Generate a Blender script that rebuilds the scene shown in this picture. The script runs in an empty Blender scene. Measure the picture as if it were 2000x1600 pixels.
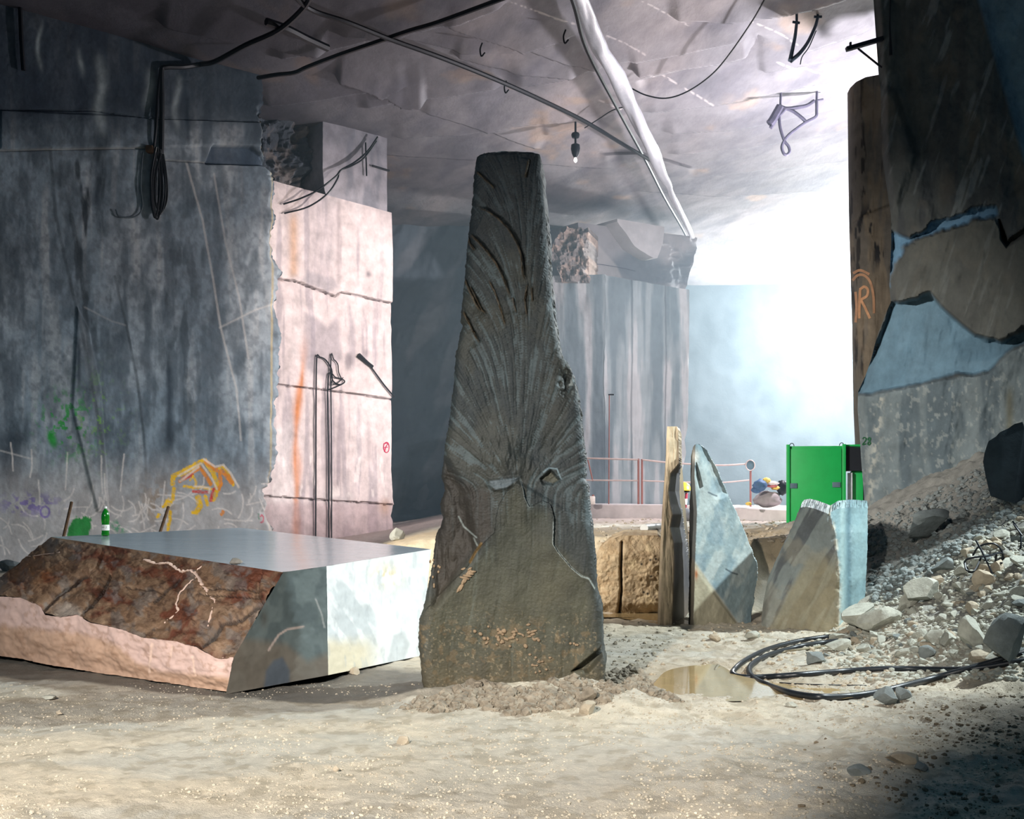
import bpy, bmesh, math, random
import numpy as np
from mathutils import Vector
random.seed(5); rng = np.random.default_rng(11)
S = bpy.context.scene; C = S.collection
PI = math.pi
F, CX, HY, EYE = 2200.0, 1000.0, 960.0, 1.7      # focal length and horizon of the 2000x1600 frame, eye height
CEIL = 12.1
# ------------------------------------------------------------------ camera, world, lamps
cd = bpy.data.cameras.new('camera'); cam = bpy.data.objects.new('camera', cd); C.objects.link(cam)
cd.sensor_width = 36; cd.lens = 36*F/2000; cd.shift_y = (HY-800)/2000; cd.clip_end = 200
cam.location = (0, 0, EYE); cam.rotation_euler = (PI/2, 0, 0); S.camera = cam
S.view_settings.view_transform = 'Standard'; S.view_settings.look = 'None'; S.view_settings.gamma = 1.0
S.view_settings.use_curve_mapping = False; S.view_settings.exposure = 0.0
S.cycles.max_bounces = 4; S.cycles.diffuse_bounces = 2; S.cycles.glossy_bounces = 2
S.cycles.transmission_bounces = 4; S.cycles.volume_bounces = 0; S.cycles.transparent_max_bounces = 6
S.cycles.use_denoising = True
S.cycles.sample_clamp_indirect = 4.0
w = bpy.data.worlds.new('cavern_air'); S.world = w; w.use_nodes = True
w.node_tree.nodes['Background'].inputs[0].default_value = (0.13, 0.40, 0.66, 1)
w.node_tree.nodes['Background'].inputs[1].default_value = 0.24

def lamp(name, kind, loc, power, col, radius=.3, aim=None, size=None, blend=None):
    l = bpy.data.lights.new(name, kind); l.energy = power; l.color = col; l.shadow_soft_size = radius
    o = bpy.data.objects.new(name, l); C.objects.link(o); o.location = loc
    if aim is not None:
        o.rotation_euler = (Vector(aim)-Vector(loc)).to_track_quat('-Z', 'Y').to_euler()
    if kind == 'SPOT':
        l.spot_size = math.radians(size); l.spot_blend = blend
    return o
lamp('work_light_rear', 'POINT', (15.5, 50.0, 9.3), 19000, (.88, .97, 1.0), .35)
lamp('fill_light_roof', 'POINT', (9.6, 28.0, 7.2), 4400, (.95, .92, 1.0), .3)  # added fill behind the column, brightens the roof
lamp('work_light_pillar', 'SPOT', (7.8, 22.4, 7.0), 9300, (1.0, .935, .92), .12, (-4.4, 31.6, 5.6), 40, .6)
lamp('fill_light_low', 'SPOT', (5.7, 21.6, 2.6), 3200, (.80, .92, 1.0), .15, (-8.0, 26.0, .8), 50, 1.0)  # added fill, out of sight, lifts the lower left wall
lamp('fill_light_yard', 'SPOT', (-9.0, 10.0, 7.0), 16000, (1.0, .95, .90), .15, (5.0, 22.0, 1.0), 46, .7)  # added fill, out of frame, brightens the yard and cabinet
lamp('work_light_front', 'SPOT', (-3.6, -2.6, 6.0), 12800, (1.0, .935, .87), .12, (-1.2, 6.4, 0), 58, 1.0)
lamp('work_light_side', 'SPOT', (10.2, 12.4, 8.5), 10500, (.86, .97, 1.0), .15, (0.4, 12.2, 0), 52, .6)
# ------------------------------------------------------------------ helpers
def lin(r, g=None, b=None):
    if g is None: r, g, b = r
    return np.array([((v/255+.055)/1.055)**2.4 if v > 10 else v/255/12.92 for v in (r, g, b)])

def P(px, py, D):
    return np.array([(px-CX)/F*D, D, EYE+(HY-py)/F*D])

def hash3(i, j, k, s):
    with np.errstate(over='ignore'):
        h = (i.astype(np.uint32)*np.uint32(374761393) + j.astype(np.uint32)*np.uint32(668265263)
             + k.astype(np.uint32)*np.uint32(2147483647) + np.uint32((s*974634777) & 0xffffffff))
        h = (h ^ (h >> np.uint32(13)))*np.uint32(1274126177)
        h = (h ^ (h >> np.uint32(16)))*np.uint32(2246822519)
        h = h ^ (h >> np.uint32(15))
    return h.astype(np.float64)/4294967295.0

def vn(x, y, z=0.0, s=1):
    x, y, z = np.broadcast_arrays(np.asarray(x, float), np.asarray(y, float), np.asarray(z, float))
    xi, yi, zi = np.floor(x), np.floor(y), np.floor(z)
    fx, fy, fz = x-xi, y-yi, z-zi
    fx, fy, fz = fx*fx*(3-2*fx), fy*fy*(3-2*fy), fz*fz*(3-2*fz)
    xi, yi, zi = xi.astype(np.int64), yi.astype(np.int64), zi.astype(np.int64)
    flat = np.all(z == 0)
    def lay(k):
        a = hash3(xi, yi, k, s); b = hash3(xi+1, yi, k, s); c = hash3(xi, yi+1, k, s); d = hash3(xi+1, yi+1, k, s)
        return (a+(b-a)*fx)*(1-fy)+(c+(d-c)*fx)*fy
    l0 = lay(zi)
    if flat: return l0
    return l0+(lay(zi+1)-l0)*fz

def fbm(x, y, z=0.0, s=1, o=4, g=.5):
    t, a, n = 0, 1, 0
    for i in range(o):
        t = t+a*vn(x*2**i, y*2**i, z*2**i if np.ndim(z) else z, s+i*17); n += a; a *= g
    return t/n

def ridged(x, y, s=1, o=4):
    t, a, n = 0, 1, 0
    for i in range(o):
        t = t+a*(1-np.abs(2*vn(x*2**i, y*2**i, 0.0, s+i*13)-1)); n += a; a *= .5
    return t/n

def ss(a, b, x):
    t = np.clip((x-a)/(b-a), 0, 1); return t*t*(3-2*t)

def pld(U, V, pts):
    """distance to a polyline, signed side of its nearest segment, and how far along (0..1)"""
    best = np.full(np.shape(U), 1e9); side = np.zeros(np.shape(U)); along = np.zeros(np.shape(U))
    L = [0]
    for a, b in zip(pts, pts[1:]): L.append(L[-1]+math.hypot(b[0]-a[0], b[1]-a[1]))
    for k, (a, b) in enumerate(zip(pts, pts[1:])):
        dx, dy = b[0]-a[0], b[1]-a[1]; l2 = dx*dx+dy*dy+1e-9
        t = np.clip(((U-a[0])*dx+(V-a[1])*dy)/l2, 0, 1)
        d = np.hypot(U-a[0]-t*dx, V-a[1]-t*dy); m = d < best
        best = np.where(m, d, best)
        side = np.where(m, np.sign(dx*(V-a[1])-dy*(U-a[0])), side)
        along = np.where(m, (L[k]+t*(L[k+1]-L[k]))/L[-1], along)
    return best, side, along

def line(U, V, pts, wd, soft=1.0):
    d, _, _ = pld(U, V, pts); return 1-ss(wd*.5, wd*.5+soft, d)

def poly(U, V, pts, soft=3.0):
    """1 inside a polygon, with a soft rim"""
    ins = np.zeros(np.shape(U), bool); n = len(pts)
    for i in range(n):
        x1, y1 = pts[i]; x2, y2 = pts[(i+1) % n]
        if y1 == y2: continue
        m = ((y1 > V) != (y2 > V)) & (U < (x2-x1)*(V-y1)/(y2-y1)+x1); ins ^= m
    d, _, _ = pld(U, V, list(pts)+[pts[0]])
    sd = np.where(ins, d, -d); return ss(-soft, soft, sd)

def mix(c, col, m):
    return c+(np.asarray(col)-c)*np.clip(m, 0, 1)[..., None]

def prof(pts):
    ys = np.array([p[0] for p in pts], float); xs = np.array([p[1] for p in pts], float)
    return lambda v: np.interp(v, ys, xs)

# materials -----------------------------------------------------------------
MATS = {}
def mat(name, rgb=None, rough=.8, metal=0.0, var=.3, scale=6.0, bump=.25, stretch=(1, 1, 1), spec=.3, attr=False, bscale=None, dist=.02, trans=0.0, alpha=1.0, speck=0.0):
    if name in MATS: return MATS[name]
    m = bpy.data.materials.new(name); m.use_nodes = True; nt = m.node_tree; n = nt.nodes; L = nt.links
    b = n['Principled BSDF']; b.inputs['Roughness'].default_value = rough; b.inputs['Metallic'].default_value = metal
    b.inputs['Specular IOR Level'].default_value = spec
    b.inputs['Transmission Weight'].default_value = trans
    tc = n.new('ShaderNodeTexCoord'); mp = n.new('ShaderNodeMapping'); mp.inputs['Scale'].default_value = stretch
    L.new(tc.outputs['Object'], mp.inputs['Vector'])
    nz = n.new('ShaderNodeTexNoise'); nz.inputs['Scale'].default_value = scale; nz.inputs['Detail'].default_value = 7; nz.inputs['Roughness'].default_value = .65
    L.new(mp.outputs[0], nz.inputs['Vector'])
    mr = n.new('ShaderNodeMapRange'); mr.inputs[1].default_value = .25; mr.inputs[2].default_value = .75
    mr.inputs[3].default_value = 1-var; mr.inputs[4].default_value = 1+var
    L.new(nz.outputs[0], mr.inputs[0])
    mx = n.new('ShaderNodeVectorMath'); mx.operation = 'SCALE'
    if attr:
        at = n.new('ShaderNodeAttribute'); at.attribute_name = 'Col'; L.new(at.outputs['Color'], mx.inputs[0])
    else:
        rg = n.new('ShaderNodeRGB'); rg.outputs[0].default_value = (*lin(rgb), 1); L.new(rg.outputs[0], mx.inputs[0])
    L.new(mr.outputs[0], mx.inputs['Scale']); L.new(mx.outputs[0], b.inputs['Base Color'])
    if bump:
        nb = n.new('ShaderNodeTexNoise'); nb.inputs['Scale'].default_value = bscale or scale*3; nb.inputs['Detail'].default_value = 6; nb.inputs['Roughness'].default_value = .7
        L.new(mp.outputs[0], nb.inputs['Vector'])
        bp = n.new('ShaderNodeBump'); bp.inputs['Strength'].default_value = bump; bp.inputs['Distance'].default_value = dist
        L.new(nb.outputs[0], bp.inputs['Height']); L.new(bp.outputs[0], b.inputs['Normal'])
    MATS[name] = m; return m

def tag(o, label=None, cat=None, group=None, kind=None):
    if label: o['label'] = label
    if cat: o['category'] = cat
    if group: o['group'] = group
    if kind: o['kind'] = kind
    return o

def mk(name, verts, faces, m, parent=None, col=None, smooth=40, loc=None):
    """link a mesh object; world verts; origin at its base centre (or at loc)"""
    verts = np.asarray(verts, float)
    if loc is None:
        lo, hi = verts.min(0), verts.max(0); loc = np.array([(lo[0]+hi[0])/2, (lo[1]+hi[1])/2, lo[2]])
        if parent is not None: loc = np.array(parent.location)
    me = bpy.data.meshes.new(name)
    me.from_pydata((verts-loc).tolist() if len(verts) < 50 else [tuple(v) for v in (verts-loc)], [], faces if isinstance(faces, list) else faces.tolist())
    if col is not None:
        a = me.attributes.new('Col', 'FLOAT_COLOR', 'POINT')
        c4 = np.ones((len(verts), 4), np.float32); c4[:, :3] = np.clip(col, 0, 1); a.data.foreach_set('color', c4.ravel())
    if smooth is not None:
        me.polygons.foreach_set('use_smooth', [True]*len(me.polygons))
        if smooth < 180: me.set_sharp_from_angle(angle=math.radians(smooth))
    me.materials.append(m)
    o = bpy.data.objects.new(name, me); C.objects.link(o)
    if parent is not None: o.parent = parent
    o.location = loc-np.array(parent.location) if parent is not None else loc
    return o

def empty(name, loc, label, cat, group=None):
    o = bpy.data.objects.new(name, None); C.objects.link(o); o.location = loc; o.empty_display_size = .1
    return tag(o, label, cat, group)

def gridfaces(nr, nc, flip=False):
    i = np.arange(nr-1)[:, None]*nc+np.arange(nc-1)[None, :]
    q = np.stack([i, i+nc, i+nc+1, i+1], -1).reshape(-1, 4)      # rows go down, cols go right: faces the viewer
    return q[:, ::-1] if flip else q

class Plane:
    """an upright (or tilted) plane through world points; unprojects photo pixels on to it"""
    def __init__(s, p0, n):
        s.p0 = np.asarray(p0, float); n = np.asarray(n, float); s.n = n/np.linalg.norm(n)
        if s.n @ (np.array([0, 0, EYE])-s.p0) < 0: s.n = -s.n
    def at(s, U, V):
        r = np.stack([(np.asarray(U, float)-CX)/F, np.ones(np.shape(U)), (HY-np.asarray(V, float))/F], -1)
        e = np.array([0, 0, EYE]); t = ((s.p0-e) @ s.n)/(r @ s.n)
        return e+r*t[..., None]
def plane3(a, b, c): return Plane(a, np.cross(np.subtract(b, a), np.subtract(c, a)))
def upright(a, b):
    """vertical plane through two ground points (x,y)"""
    return Plane((a[0], a[1], 0), (b[1]-a[1], a[0]-b[0], 0))

def sheet(name, U, V, pl, m, disp=None, col=None, back=(0, 1, 0), thick=.5, parent=None, smooth=38, cap=True, skirt=3, jag=0.0, loc=None, ray=False):
    """a rock face: the pixel grid U,V laid on plane pl, displaced along its normal, closed with a skirt and a back"""
    eye = np.array([0, 0, EYE])
    def push(p, d): return eye+(p-eye)*(1-d/p[..., 1])[..., None] if ray else p+pl.n*d[..., None]
    p = pl.at(U, V); d = disp(U, V) if disp else np.zeros(np.shape(U)); p = push(p, d)
    nr, nc = U.shape
    c = col(U, V) if col else None
    if c is not None and c.ndim == 1: c = np.broadcast_to(c, U.shape+(3,))
    verts = [p.reshape(-1, 3)]; faces = [gridfaces(nr, nc)]; cols = [c.reshape(-1, 3)] if c is not None else None
    idx = np.arange(nr*nc).reshape(nr, nc)
    ring = np.concatenate([idx[0, :-1], idx[:-1, -1], idx[-1, :0:-1], idx[:0:-1, 0]])   # clockwise seen from the front
    k = len(ring); base = nr*nc; prev = ring; bk = np.asarray(back, float); bk = bk/np.linalg.norm(bk)*thick
    rp = p.reshape(-1, 3)[ring]
    for q in range(1, skirt+1):
        off = bk*(q/skirt)
        jj = (rng.random((k, 3))-.5)*jag if q < skirt else 0
        verts.append(rp+off+jj)
        if cols is not None: cols.append(c.reshape(-1, 3)[ring]*.95)
        cur = np.arange(base, base+k); nx = np.roll(cur, -1); pn = np.roll(prev, -1)
        faces.append(np.stack([prev, pn, nx, cur], -1)); prev = cur; base += k
    fl = [f for a in faces for f in a.tolist()]
    if cap: fl.append(prev.tolist())
    o = mk(name, np.concatenate(verts), fl, m, parent, np.concatenate(cols) if cols is not None else None, smooth, loc)
    def o_surf(u, v, lift=0.0):
        u, v = np.asarray(u, float), np.asarray(v, float); return push(pl.at(u, v), (disp(u, v) if disp else np.zeros(u.shape))+lift)
    return o, o_surf

def span(left, right, v0, v1, nr, nc, pw=None):
    """pixel grid between two edge profiles"""
    v = np.linspace(v0, v1, nr) if np.isscalar(v0) else v0
    t = np.linspace(0, 1, nc)
    l = left(v) if callable(left) else np.full(len(v), float(left)); r = right(v) if callable(right) else np.full(len(v), float(right))
    U = l[:, None]+(r-l)[:, None]*t[None]; V = np.repeat(v[:, None], nc, 1)
    return U, V

def smoothpts(pts, n=6):
    pts = np.asarray(pts, float)
    if len(pts) < 3 or n <= 1: return pts
    p = np.concatenate([[2*pts[0]-pts[1]], pts, [2*pts[-1]-pts[-2]]]); out = []
    for i in range(1, len(p)-2):
        for t in np.linspace(0, 1, n, endpoint=False):
            a, b, c, d = p[i-1], p[i], p[i+1], p[i+2]
            out.append(.5*((2*b)+(c-a)*t+(2*a-5*b+4*c-d)*t*t+(3*b-a-3*c+d)*t**3))
    out.append(pts[-1]); return np.array(out)

def tube(name, pts, r, m, parent=None, seg=8, sm=6, loc=None, flat=1.0):
    p = smoothpts(pts, sm); n = len(p); r = np.broadcast_to(np.interp(np.linspace(0, 1, n), np.linspace(0, 1, np.size(r)), np.atleast_1d(r)) if np.size(r) > 1 else float(np.ravel(r)[0]), (n,))
    t = np.gradient(p, axis=0); t /= np.linalg.norm(t, axis=1)[:, None]+1e-9
    up = np.array([0, 0, 1.0]); nrm = []; prev = np.cross(t[0], up)
    if np.linalg.norm(prev) < .05: prev = np.array([1.0, 0, 0])
    for i in range(n):
        prev = prev-t[i]*(prev @ t[i]); prev = prev/(np.linalg.norm(prev)+1e-9); nrm.append(prev)
    nrm = np.array(nrm); bi = np.cross(t, nrm); a = np.linspace(0, 2*PI, seg, endpoint=False)
    v = p[:, None]+r[:, None, None]*(np.cos(a)[None, :, None]*nrm[:, None]+flat*np.sin(a)[None, :, None]*bi[:, None])
    f = []
    for i in range(n-1):
        for j in range(seg):
            k = (j+1) % seg; f.append([i*seg+j, i*seg+k, (i+1)*seg+k, (i+1)*seg+j])
    f.append(list(range(seg))[::-1]); f.append([(n-1)*seg+j for j in range(seg)])
    return mk(name, v.reshape(-1, 3), f, m, parent, None, 50, loc)

def box(name, c, s, m, parent=None, rz=0.0, bev=.0, rx=0.0, ry=0.0, loc=None):
    bm = bmesh.new(); bmesh.ops.create_cube(bm, size=1)
    for v in bm.verts: v.co = (v.co.x*s[0], v.co.y*s[1], v.co.z*s[2])
    if bev: bmesh.ops.bevel(bm, geom=bm.edges[:], offset=bev, segments=2, affect='EDGES', profile=.6)
    from mathutils import Euler
    M = Euler((rx, ry, rz)).to_matrix()
    v = np.array([(M @ q.co)[:] for q in bm.verts])+np.array(c); bm.verts.index_update()
    f = [[q.index for q in p.verts] for p in bm.faces]; bm.free()
    return mk(name, v, f, m, parent, None, 30, loc)

def lathe(name, prf, c, m, parent=None, seg=24, loc=None):
    v = []; f = []; a = np.linspace(0, 2*PI, seg, endpoint=False)
    for r, z in prf: v += [(c[0]+r*math.cos(t), c[1]+r*math.sin(t), c[2]+z) for t in a]
    for i in range(len(prf)-1):
        for j in range(seg): k = (j+1) % seg; f.append([i*seg+j, i*seg+k, (i+1)*seg+k, (i+1)*seg+j])
    f.append(list(range(seg))[::-1]); f.append([(len(prf)-1)*seg+j for j in range(seg)])
    return mk(name, v, f, m, parent, None, 45, loc)

_ico = {}
def ico(sub):
    if sub not in _ico:
        bm = bmesh.new(); bmesh.ops.create_icosphere(bm, subdivisions=sub, radius=1); bm.verts.index_update()
        _ico[sub] = (np.array([v.co[:] for v in bm.verts]), [[v.index for v in f.verts] for f in bm.faces]); bm.free()
    return _ico[sub]
def rockpts(seed, size, sub=2, cuts=11, rough=.05, lo=.55, hi=.9):
    """a broken stone: a ball cut by random planes"""
    r = np.random.default_rng(seed); v, f = ico(sub); v = v.copy()
    for _ in range(cuts):
        n = r.normal(size=3); n /= np.linalg.norm(n); d = r.uniform(lo, hi); s = v @ n-d
        v = v-np.where(s > 0, s, 0)[:, None]*n
    v = v*(1+rough*(vn(v[:, 0]*3+seed, v[:, 1]*3, v[:, 2]*3+.01, seed)-.5))[:, None]
    return v*np.asarray(size), f
# ------------------------------------------------------------------ rock materials (colour comes from each face's own stains)
M_rock = mat('quarried_marble', rough=.8, var=.28, scale=3.0, bump=.35, bscale=9, attr=True, dist=.03)
M_rockfar = mat('far_marble', rough=.85, var=.2, scale=1.2, bump=.35, bscale=5, attr=True, dist=.05)
M_rough = mat('broken_marble', rough=.85, var=.4, scale=2.5, bump=.8, bscale=7, attr=True, dist=.06)
M_ground = mat('quarry_mud', rough=.62, var=.20, scale=9.0, bump=.9, bscale=55, attr=True, dist=.02, spec=.35)
M_stone = mat('standing_marble', rough=.62, var=.32, scale=7.0, bump=.5, bscale=40, attr=True, dist=.012, spec=.35)
M_ceil = mat('ceiling_marble', rough=.75, var=.22, scale=1.6, bump=.3, bscale=4.0, stretch=(1, .55, 1), attr=True, dist=.05)
M_cable = mat('black_rubber', (16, 20, 26), rough=.5, var=.3, scale=20, bump=0)
M_hose = mat('black_hose', (22, 27, 32), rough=.42, var=.5, scale=6, bump=.1, spec=.5)
M_mudhose = mat('muddy_hose', (120, 112, 92), rough=.7, var=.5, scale=7, bump=.2)
M_iron = mat('rusty_iron', (92, 66, 44), rough=.75, var=.5, scale=22, bump=.3)
M_dark = mat('dark_steel', (14, 20, 28), rough=.5, var=.2, scale=10, bump=0)

# ------------------------------------------------------------------ ground
def pile(X, Y):
    h = np.clip((X-3.75)*.56, 0, 2.7)
    return h*ss(9.0, 10.9, Y+.25*(fbm(X*.8, Y*.8, 0., 3)-.5))*(1-ss(18.5, 20.5, Y))
def ground_z(X, Y, fine=True):
    X, Y = np.asarray(X, float), np.asarray(Y, float)
    e = (fbm(X*.9, Y*.9, 0., 21)-.5)
    bank = ss(15.7, 16.7, Y+e*.9-.35*ss(2, 5, X))
    right = ss(-5, -1, X)
    z = 1.0*bank*right+(1-right)*.5*ss(22, 36, Y)
    pl_ = pile(X, Y)
    z = np.maximum(z, pl_)+.25*np.minimum(z, pl_)
    lump = ss(.05, .5, pl_)
    z = z+(.06+.34*lump)*(fbm(X*1.3, Y*1.3, 0., 31)-.5)
    mound = np.exp(-(((X-.12)/1.15)**2+((Y-9.15)/.42)**2)**1.3)*.15
    z = z+mound*(.45+1.1*fbm(X*4, Y*4, 0., 8))
    z = z-.05*np.exp(-(((X-1.75)/.7)**2+((Y-10.1)/.8)**2)**2)          # hollow the puddle lies in
    z = z-.04*np.exp(-(((X-1.9)/.9)**2+((Y-15.3)/.45)**2)**2)
    z = z+.05*ss(1.5, 3.5, X)*(1-ss(8, 9.5, Y))*(fbm(X*2.2, Y*2.2, 0., 41)-.3)
    if fine:
        z = z+.035*(fbm(X*6, Y*6, 0., 51, 3)-.5)*(1+1.6*ss(0.5, 3, X)+2*lump)+.016*np.clip(vn(X*24, Y*24, 0., 61)-.62, 0, 1)*(1+2*ss(1, 3, X))
        rut = np.abs(np.sin((X*.75+Y*.5)*2.1+2*fbm(X*.5, Y*.5, 0., 71)))
        z = z+.012*(1-ss(0, .35, rut))*(1-ss(8.8, 9.4, Y))
    return z
yr = np.concatenate([np.geomspace(1.2, 5.4, 60)[:-1], np.geomspace(5.4, 19, 470)[:-1], np.geomspace(19, 62, 130)])
ux = np.concatenate([np.linspace(-1.5, -.47, 30)[:-1], np.linspace(-.47, .47, 560), np.linspace(.47, .7, 90)[1:-1], np.linspace(.7, 1.5, 24)])
GX = yr[:, None]*ux[None]; GY = np.repeat(yr[:, None], len(ux), 1); GZ = ground_z(GX, GY)
def ground_col(X, Y):
    n = fbm(X*.7, Y*.7, 0., 5); n2 = fbm(X*3, Y*3, 0., 6)
    c = np.ones(X.shape+(3,))*lin(188, 180, 164)
    c = mix(c, lin(206, 192, 168), ss(.4, .65, n)*.8)
    c = mix(c, lin(176, 174, 164), ss(.52, .7, fbm(X*.5+4, Y*1.6, 0., 9))*.6)
    c = mix(c, lin(150, 128, 98), ss(.6, .75, n2)*.35*ss(0, 2.5, X)); c = mix(c, lin(150, 138, 116), ss(.56, .66, fbm(X*9, Y*9, 0., 7, 3))*.5)
    # wet trodden mud and the big block's shadow, painted along its foot
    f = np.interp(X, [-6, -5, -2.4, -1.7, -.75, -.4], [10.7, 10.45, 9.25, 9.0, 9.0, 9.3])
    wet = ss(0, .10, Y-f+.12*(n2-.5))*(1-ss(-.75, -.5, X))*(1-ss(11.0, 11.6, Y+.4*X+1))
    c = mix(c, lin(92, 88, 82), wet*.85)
    bank = ss(.15, .8, ground_z(X, Y, False))
    c = mix(c, lin(176, 156, 122), bank*(1-ss(19, 24, Y))*.7)
    c = mix(c, lin(200, 184, 174), ss(22, 28, Y))
    c = mix(c, lin(128, 130, 126), ss(.1, .5, pile(X, Y))*.9)
    c = mix(c, lin(148, 122, 84), np.exp(-(((X-1.85)/1.0)**2+((Y-10.2)/1.1)**2)**2)*.45)
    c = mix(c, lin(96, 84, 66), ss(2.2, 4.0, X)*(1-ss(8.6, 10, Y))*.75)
    return c
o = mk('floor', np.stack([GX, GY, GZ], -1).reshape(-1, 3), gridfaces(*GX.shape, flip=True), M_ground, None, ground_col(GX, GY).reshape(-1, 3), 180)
tag(o, kind='structure')

# ------------------------------------------------------------------ ceiling
cr = np.concatenate([np.geomspace(-1.0+9, 21.5, 30)[:-1], np.geomspace(21.5, 46, 460)[:-1], np.geomspace(46, 64, 20)])
cu = np.concatenate([np.linspace(-1.2, -.5, 25)[:-1], np.linspace(-.5, .47, 560), np.linspace(.47, 1.2, 25)[1:]])
KX = cr[:, None]*cu[None]; KY = np.repeat(cr[:, None], len(cu), 1)
KU = CX+F*KX/KY; KV = HY-F*(CEIL-EYE)/KY
ridges = [   # joints and breaks in the roof: pixel line, drop on one side (m), reach of the drop (px)
 ([(985, 165), (1100, 148), (1180, 120), (1330, 92), (1480, 62)], .20, 40), ([(1232, 140), (1330, 120), (1420, 108), (1474, 95)], .32, 26),
 ([(1300, 28), (1420, 30), (1520, 26), (1600, 8), (1680, -20)], .22, 40), ([(1240, 162), (1420, 118), (1475, 92), (1478, 66)], -.25, 22),
 ([(1250, 225), (1400, 200), (1600, 160), (1700, 140)], .14, 30), ([(1290, 262), (1450, 245), (1655, 204)], .13, 30), ([(1300, 305), (1470, 282), (1660, 250)], .1, 30),
 ([(1480, 140), (1600, 118), (1710, 98)], .14, 34), ([(1540, 110), (1620, 82), (1712, 50)], .1, 30),
 ([(650, 145), (730, 165), (785, 190), (835, 186)], .35, 22), ([(505, 205), (620, 195), (700, 180), (800, 160)], .14, 26), ([(700, 215), (800, 190), (900, 178), (985, 165)], .14, 30),
 ([(520, 110), (650, 90), (800, 52), (900, 30), (1000, -5)], .2, 34), ([(300, 40), (450, 70), (640, 95)], .22, 28), ([(640, 60), (760, 62), (900, 90), (1000, 90), (1130, 62)], .16, 34),
 ([(820, 215), (950, 250), (1060, 290)], .1, 22), ([(760, 270), (900, 262), (1010, 240), (1130, 230)], .1, 26), ([(720, 300), (900, 310), (1060, 318), (1200, 330)], .08, 16),
 ([(1060, 262), (1160, 236), (1230, 205)], .1, 26), ([(1340, 350), (1500, 330), (1660, 318)], .07, 16), ([(1240, 375), (1400, 385), (1660, 372)], .06, 12),
 ([(860, 42), (1000, 78), (1100, 110), (1180, 128)], .12, 30), ([(880, 100), (1000, 130), (1130, 140)], .15, 26), ([(1360, 330), (1250, 300), (1170, 300)], .08, 20)]
kz = .22*(fbm(KX*.25, KY*.15, 0., 4, 3)-.5)+.025*(ridged(KX*.5+KY*.25, KY*.22, 14)-.5)
crack = np.zeros(KU.shape)
for pts, dr, reach in ridges:
    d, s, t = pld(KU, KV, pts); wav = ss(0, .08, t)*(1-ss(.92, 1, t))
    kz = kz-.75*dr*wav*np.where(s*np.sign(dr) < 0, np.exp(-(d/reach)**1.2)*np.abs(1), 0)*np.sign(dr)*np.sign(dr)
    crack = np.maximum(crack, (1-ss(0.4, 1.8, d))*wav)
bolts = [[(1000, 0), (1135, 48)], [(1184, 66), (1262, 95)], [(1254, 144), (1300, 160), (1400, 202)], [(1462, 42), (1558, 86)], [(1520, 120), (1638, 152)], [(1172, 196), (1222, 216)], [(1250, 0), (1345, 48)]]
def ceil_col():
    st = fbm(KX*.4+KY*.10, KY*.13-KX*.04, 0., 6, 5); s2 = fbm(KX*1.6+KY*.5, KY*.5-KX*.1, 0., 12, 4)
    c = np.ones(KU.shape+(3,))*lin(150, 148, 152)
    c = mix(c, lin(184, 174, 172), ss(.45, .72, st)*.7); c = mix(c, lin(118, 118, 128), ss(.46, .72, s2)*.55)
    c = mix(c, lin(196, 168, 140), ss(.66, .8, fbm(KX*.8, KY*.5, 0., 16))*.45)
    c = mix(c, lin(92, 92, 98), ss(.7, .78, ridged(KX*.5+KY*.25, KY*.2, 15, 3))*.2)
    c = mix(c, lin(60, 58, 62), crack*.75)
    for b in bolts: c = mix(c, lin(214, 206, 204), line(KU, KV, b, 2.2)*(vn(KU*.35, KV*.2, 0., 2) > .35)*.85)
    c = mix(c, lin(54, 54, 64), (1-ss(420, 1500, KU+1.3*KV))*.9)  # shade over the left of the roof painted into its colour
    return c
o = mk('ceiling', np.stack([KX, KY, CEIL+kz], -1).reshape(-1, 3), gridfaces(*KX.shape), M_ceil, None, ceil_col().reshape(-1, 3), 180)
tag(o, kind='structure')

# ------------------------------------------------------------------ left rock wall
A0 = np.array([-.4545*24, 24.0]); A1 = np.array([-5.96, 28.5]); PLW = upright(A0, A1)
eL0 = prof([(-60, 512), (140, 512), (225, 512), (232, 518), (300, 521), (318, 532), (335, 548), (362, 553), (400, 550), (440, 551), (480, 546), (510, 552), (528, 562), (545, 561), (572, 559), (598, 550), (618, 556), (640, 564), (690, 563), (730, 562), (775, 556), (800, 549), (822, 552), (850, 559), (880, 556), (905, 553), (930, 545), (962, 531), (1000, 534), (1040, 547), (1160, 552)])
eL = lambda q: eL0(q)+7*(vn(np.asarray(q)*.07, 0*np.asarray(q), 0., 91)-.5)*ss(200, 320, q)+4*(vn(np.asarray(q)*.22, 0*np.asarray(q), 0., 92)-.5)
v = np.linspace(-50, 1150, 690)
Ua, Va = span(lambda q: 0*q-12., eL, v, None, None, 330)
Ub, Vb = span(lambda q: 0*q-420., lambda q: 0*q-14., v, None, None, 24)
LU, LV = np.concatenate([Ub, Ua], 1), np.concatenate([Vb, Va], 1)
facets = [([(150, 600), (172, 640), (196, 760), (212, 1000), (190, 1000), (140, 800)], .05), 
          ([(402, 320), (415, 284), (492, 286), (540, 322)], -.16), ([(0, 216), (510, 240), (521, 284), (0, 292)], .05)]
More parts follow.
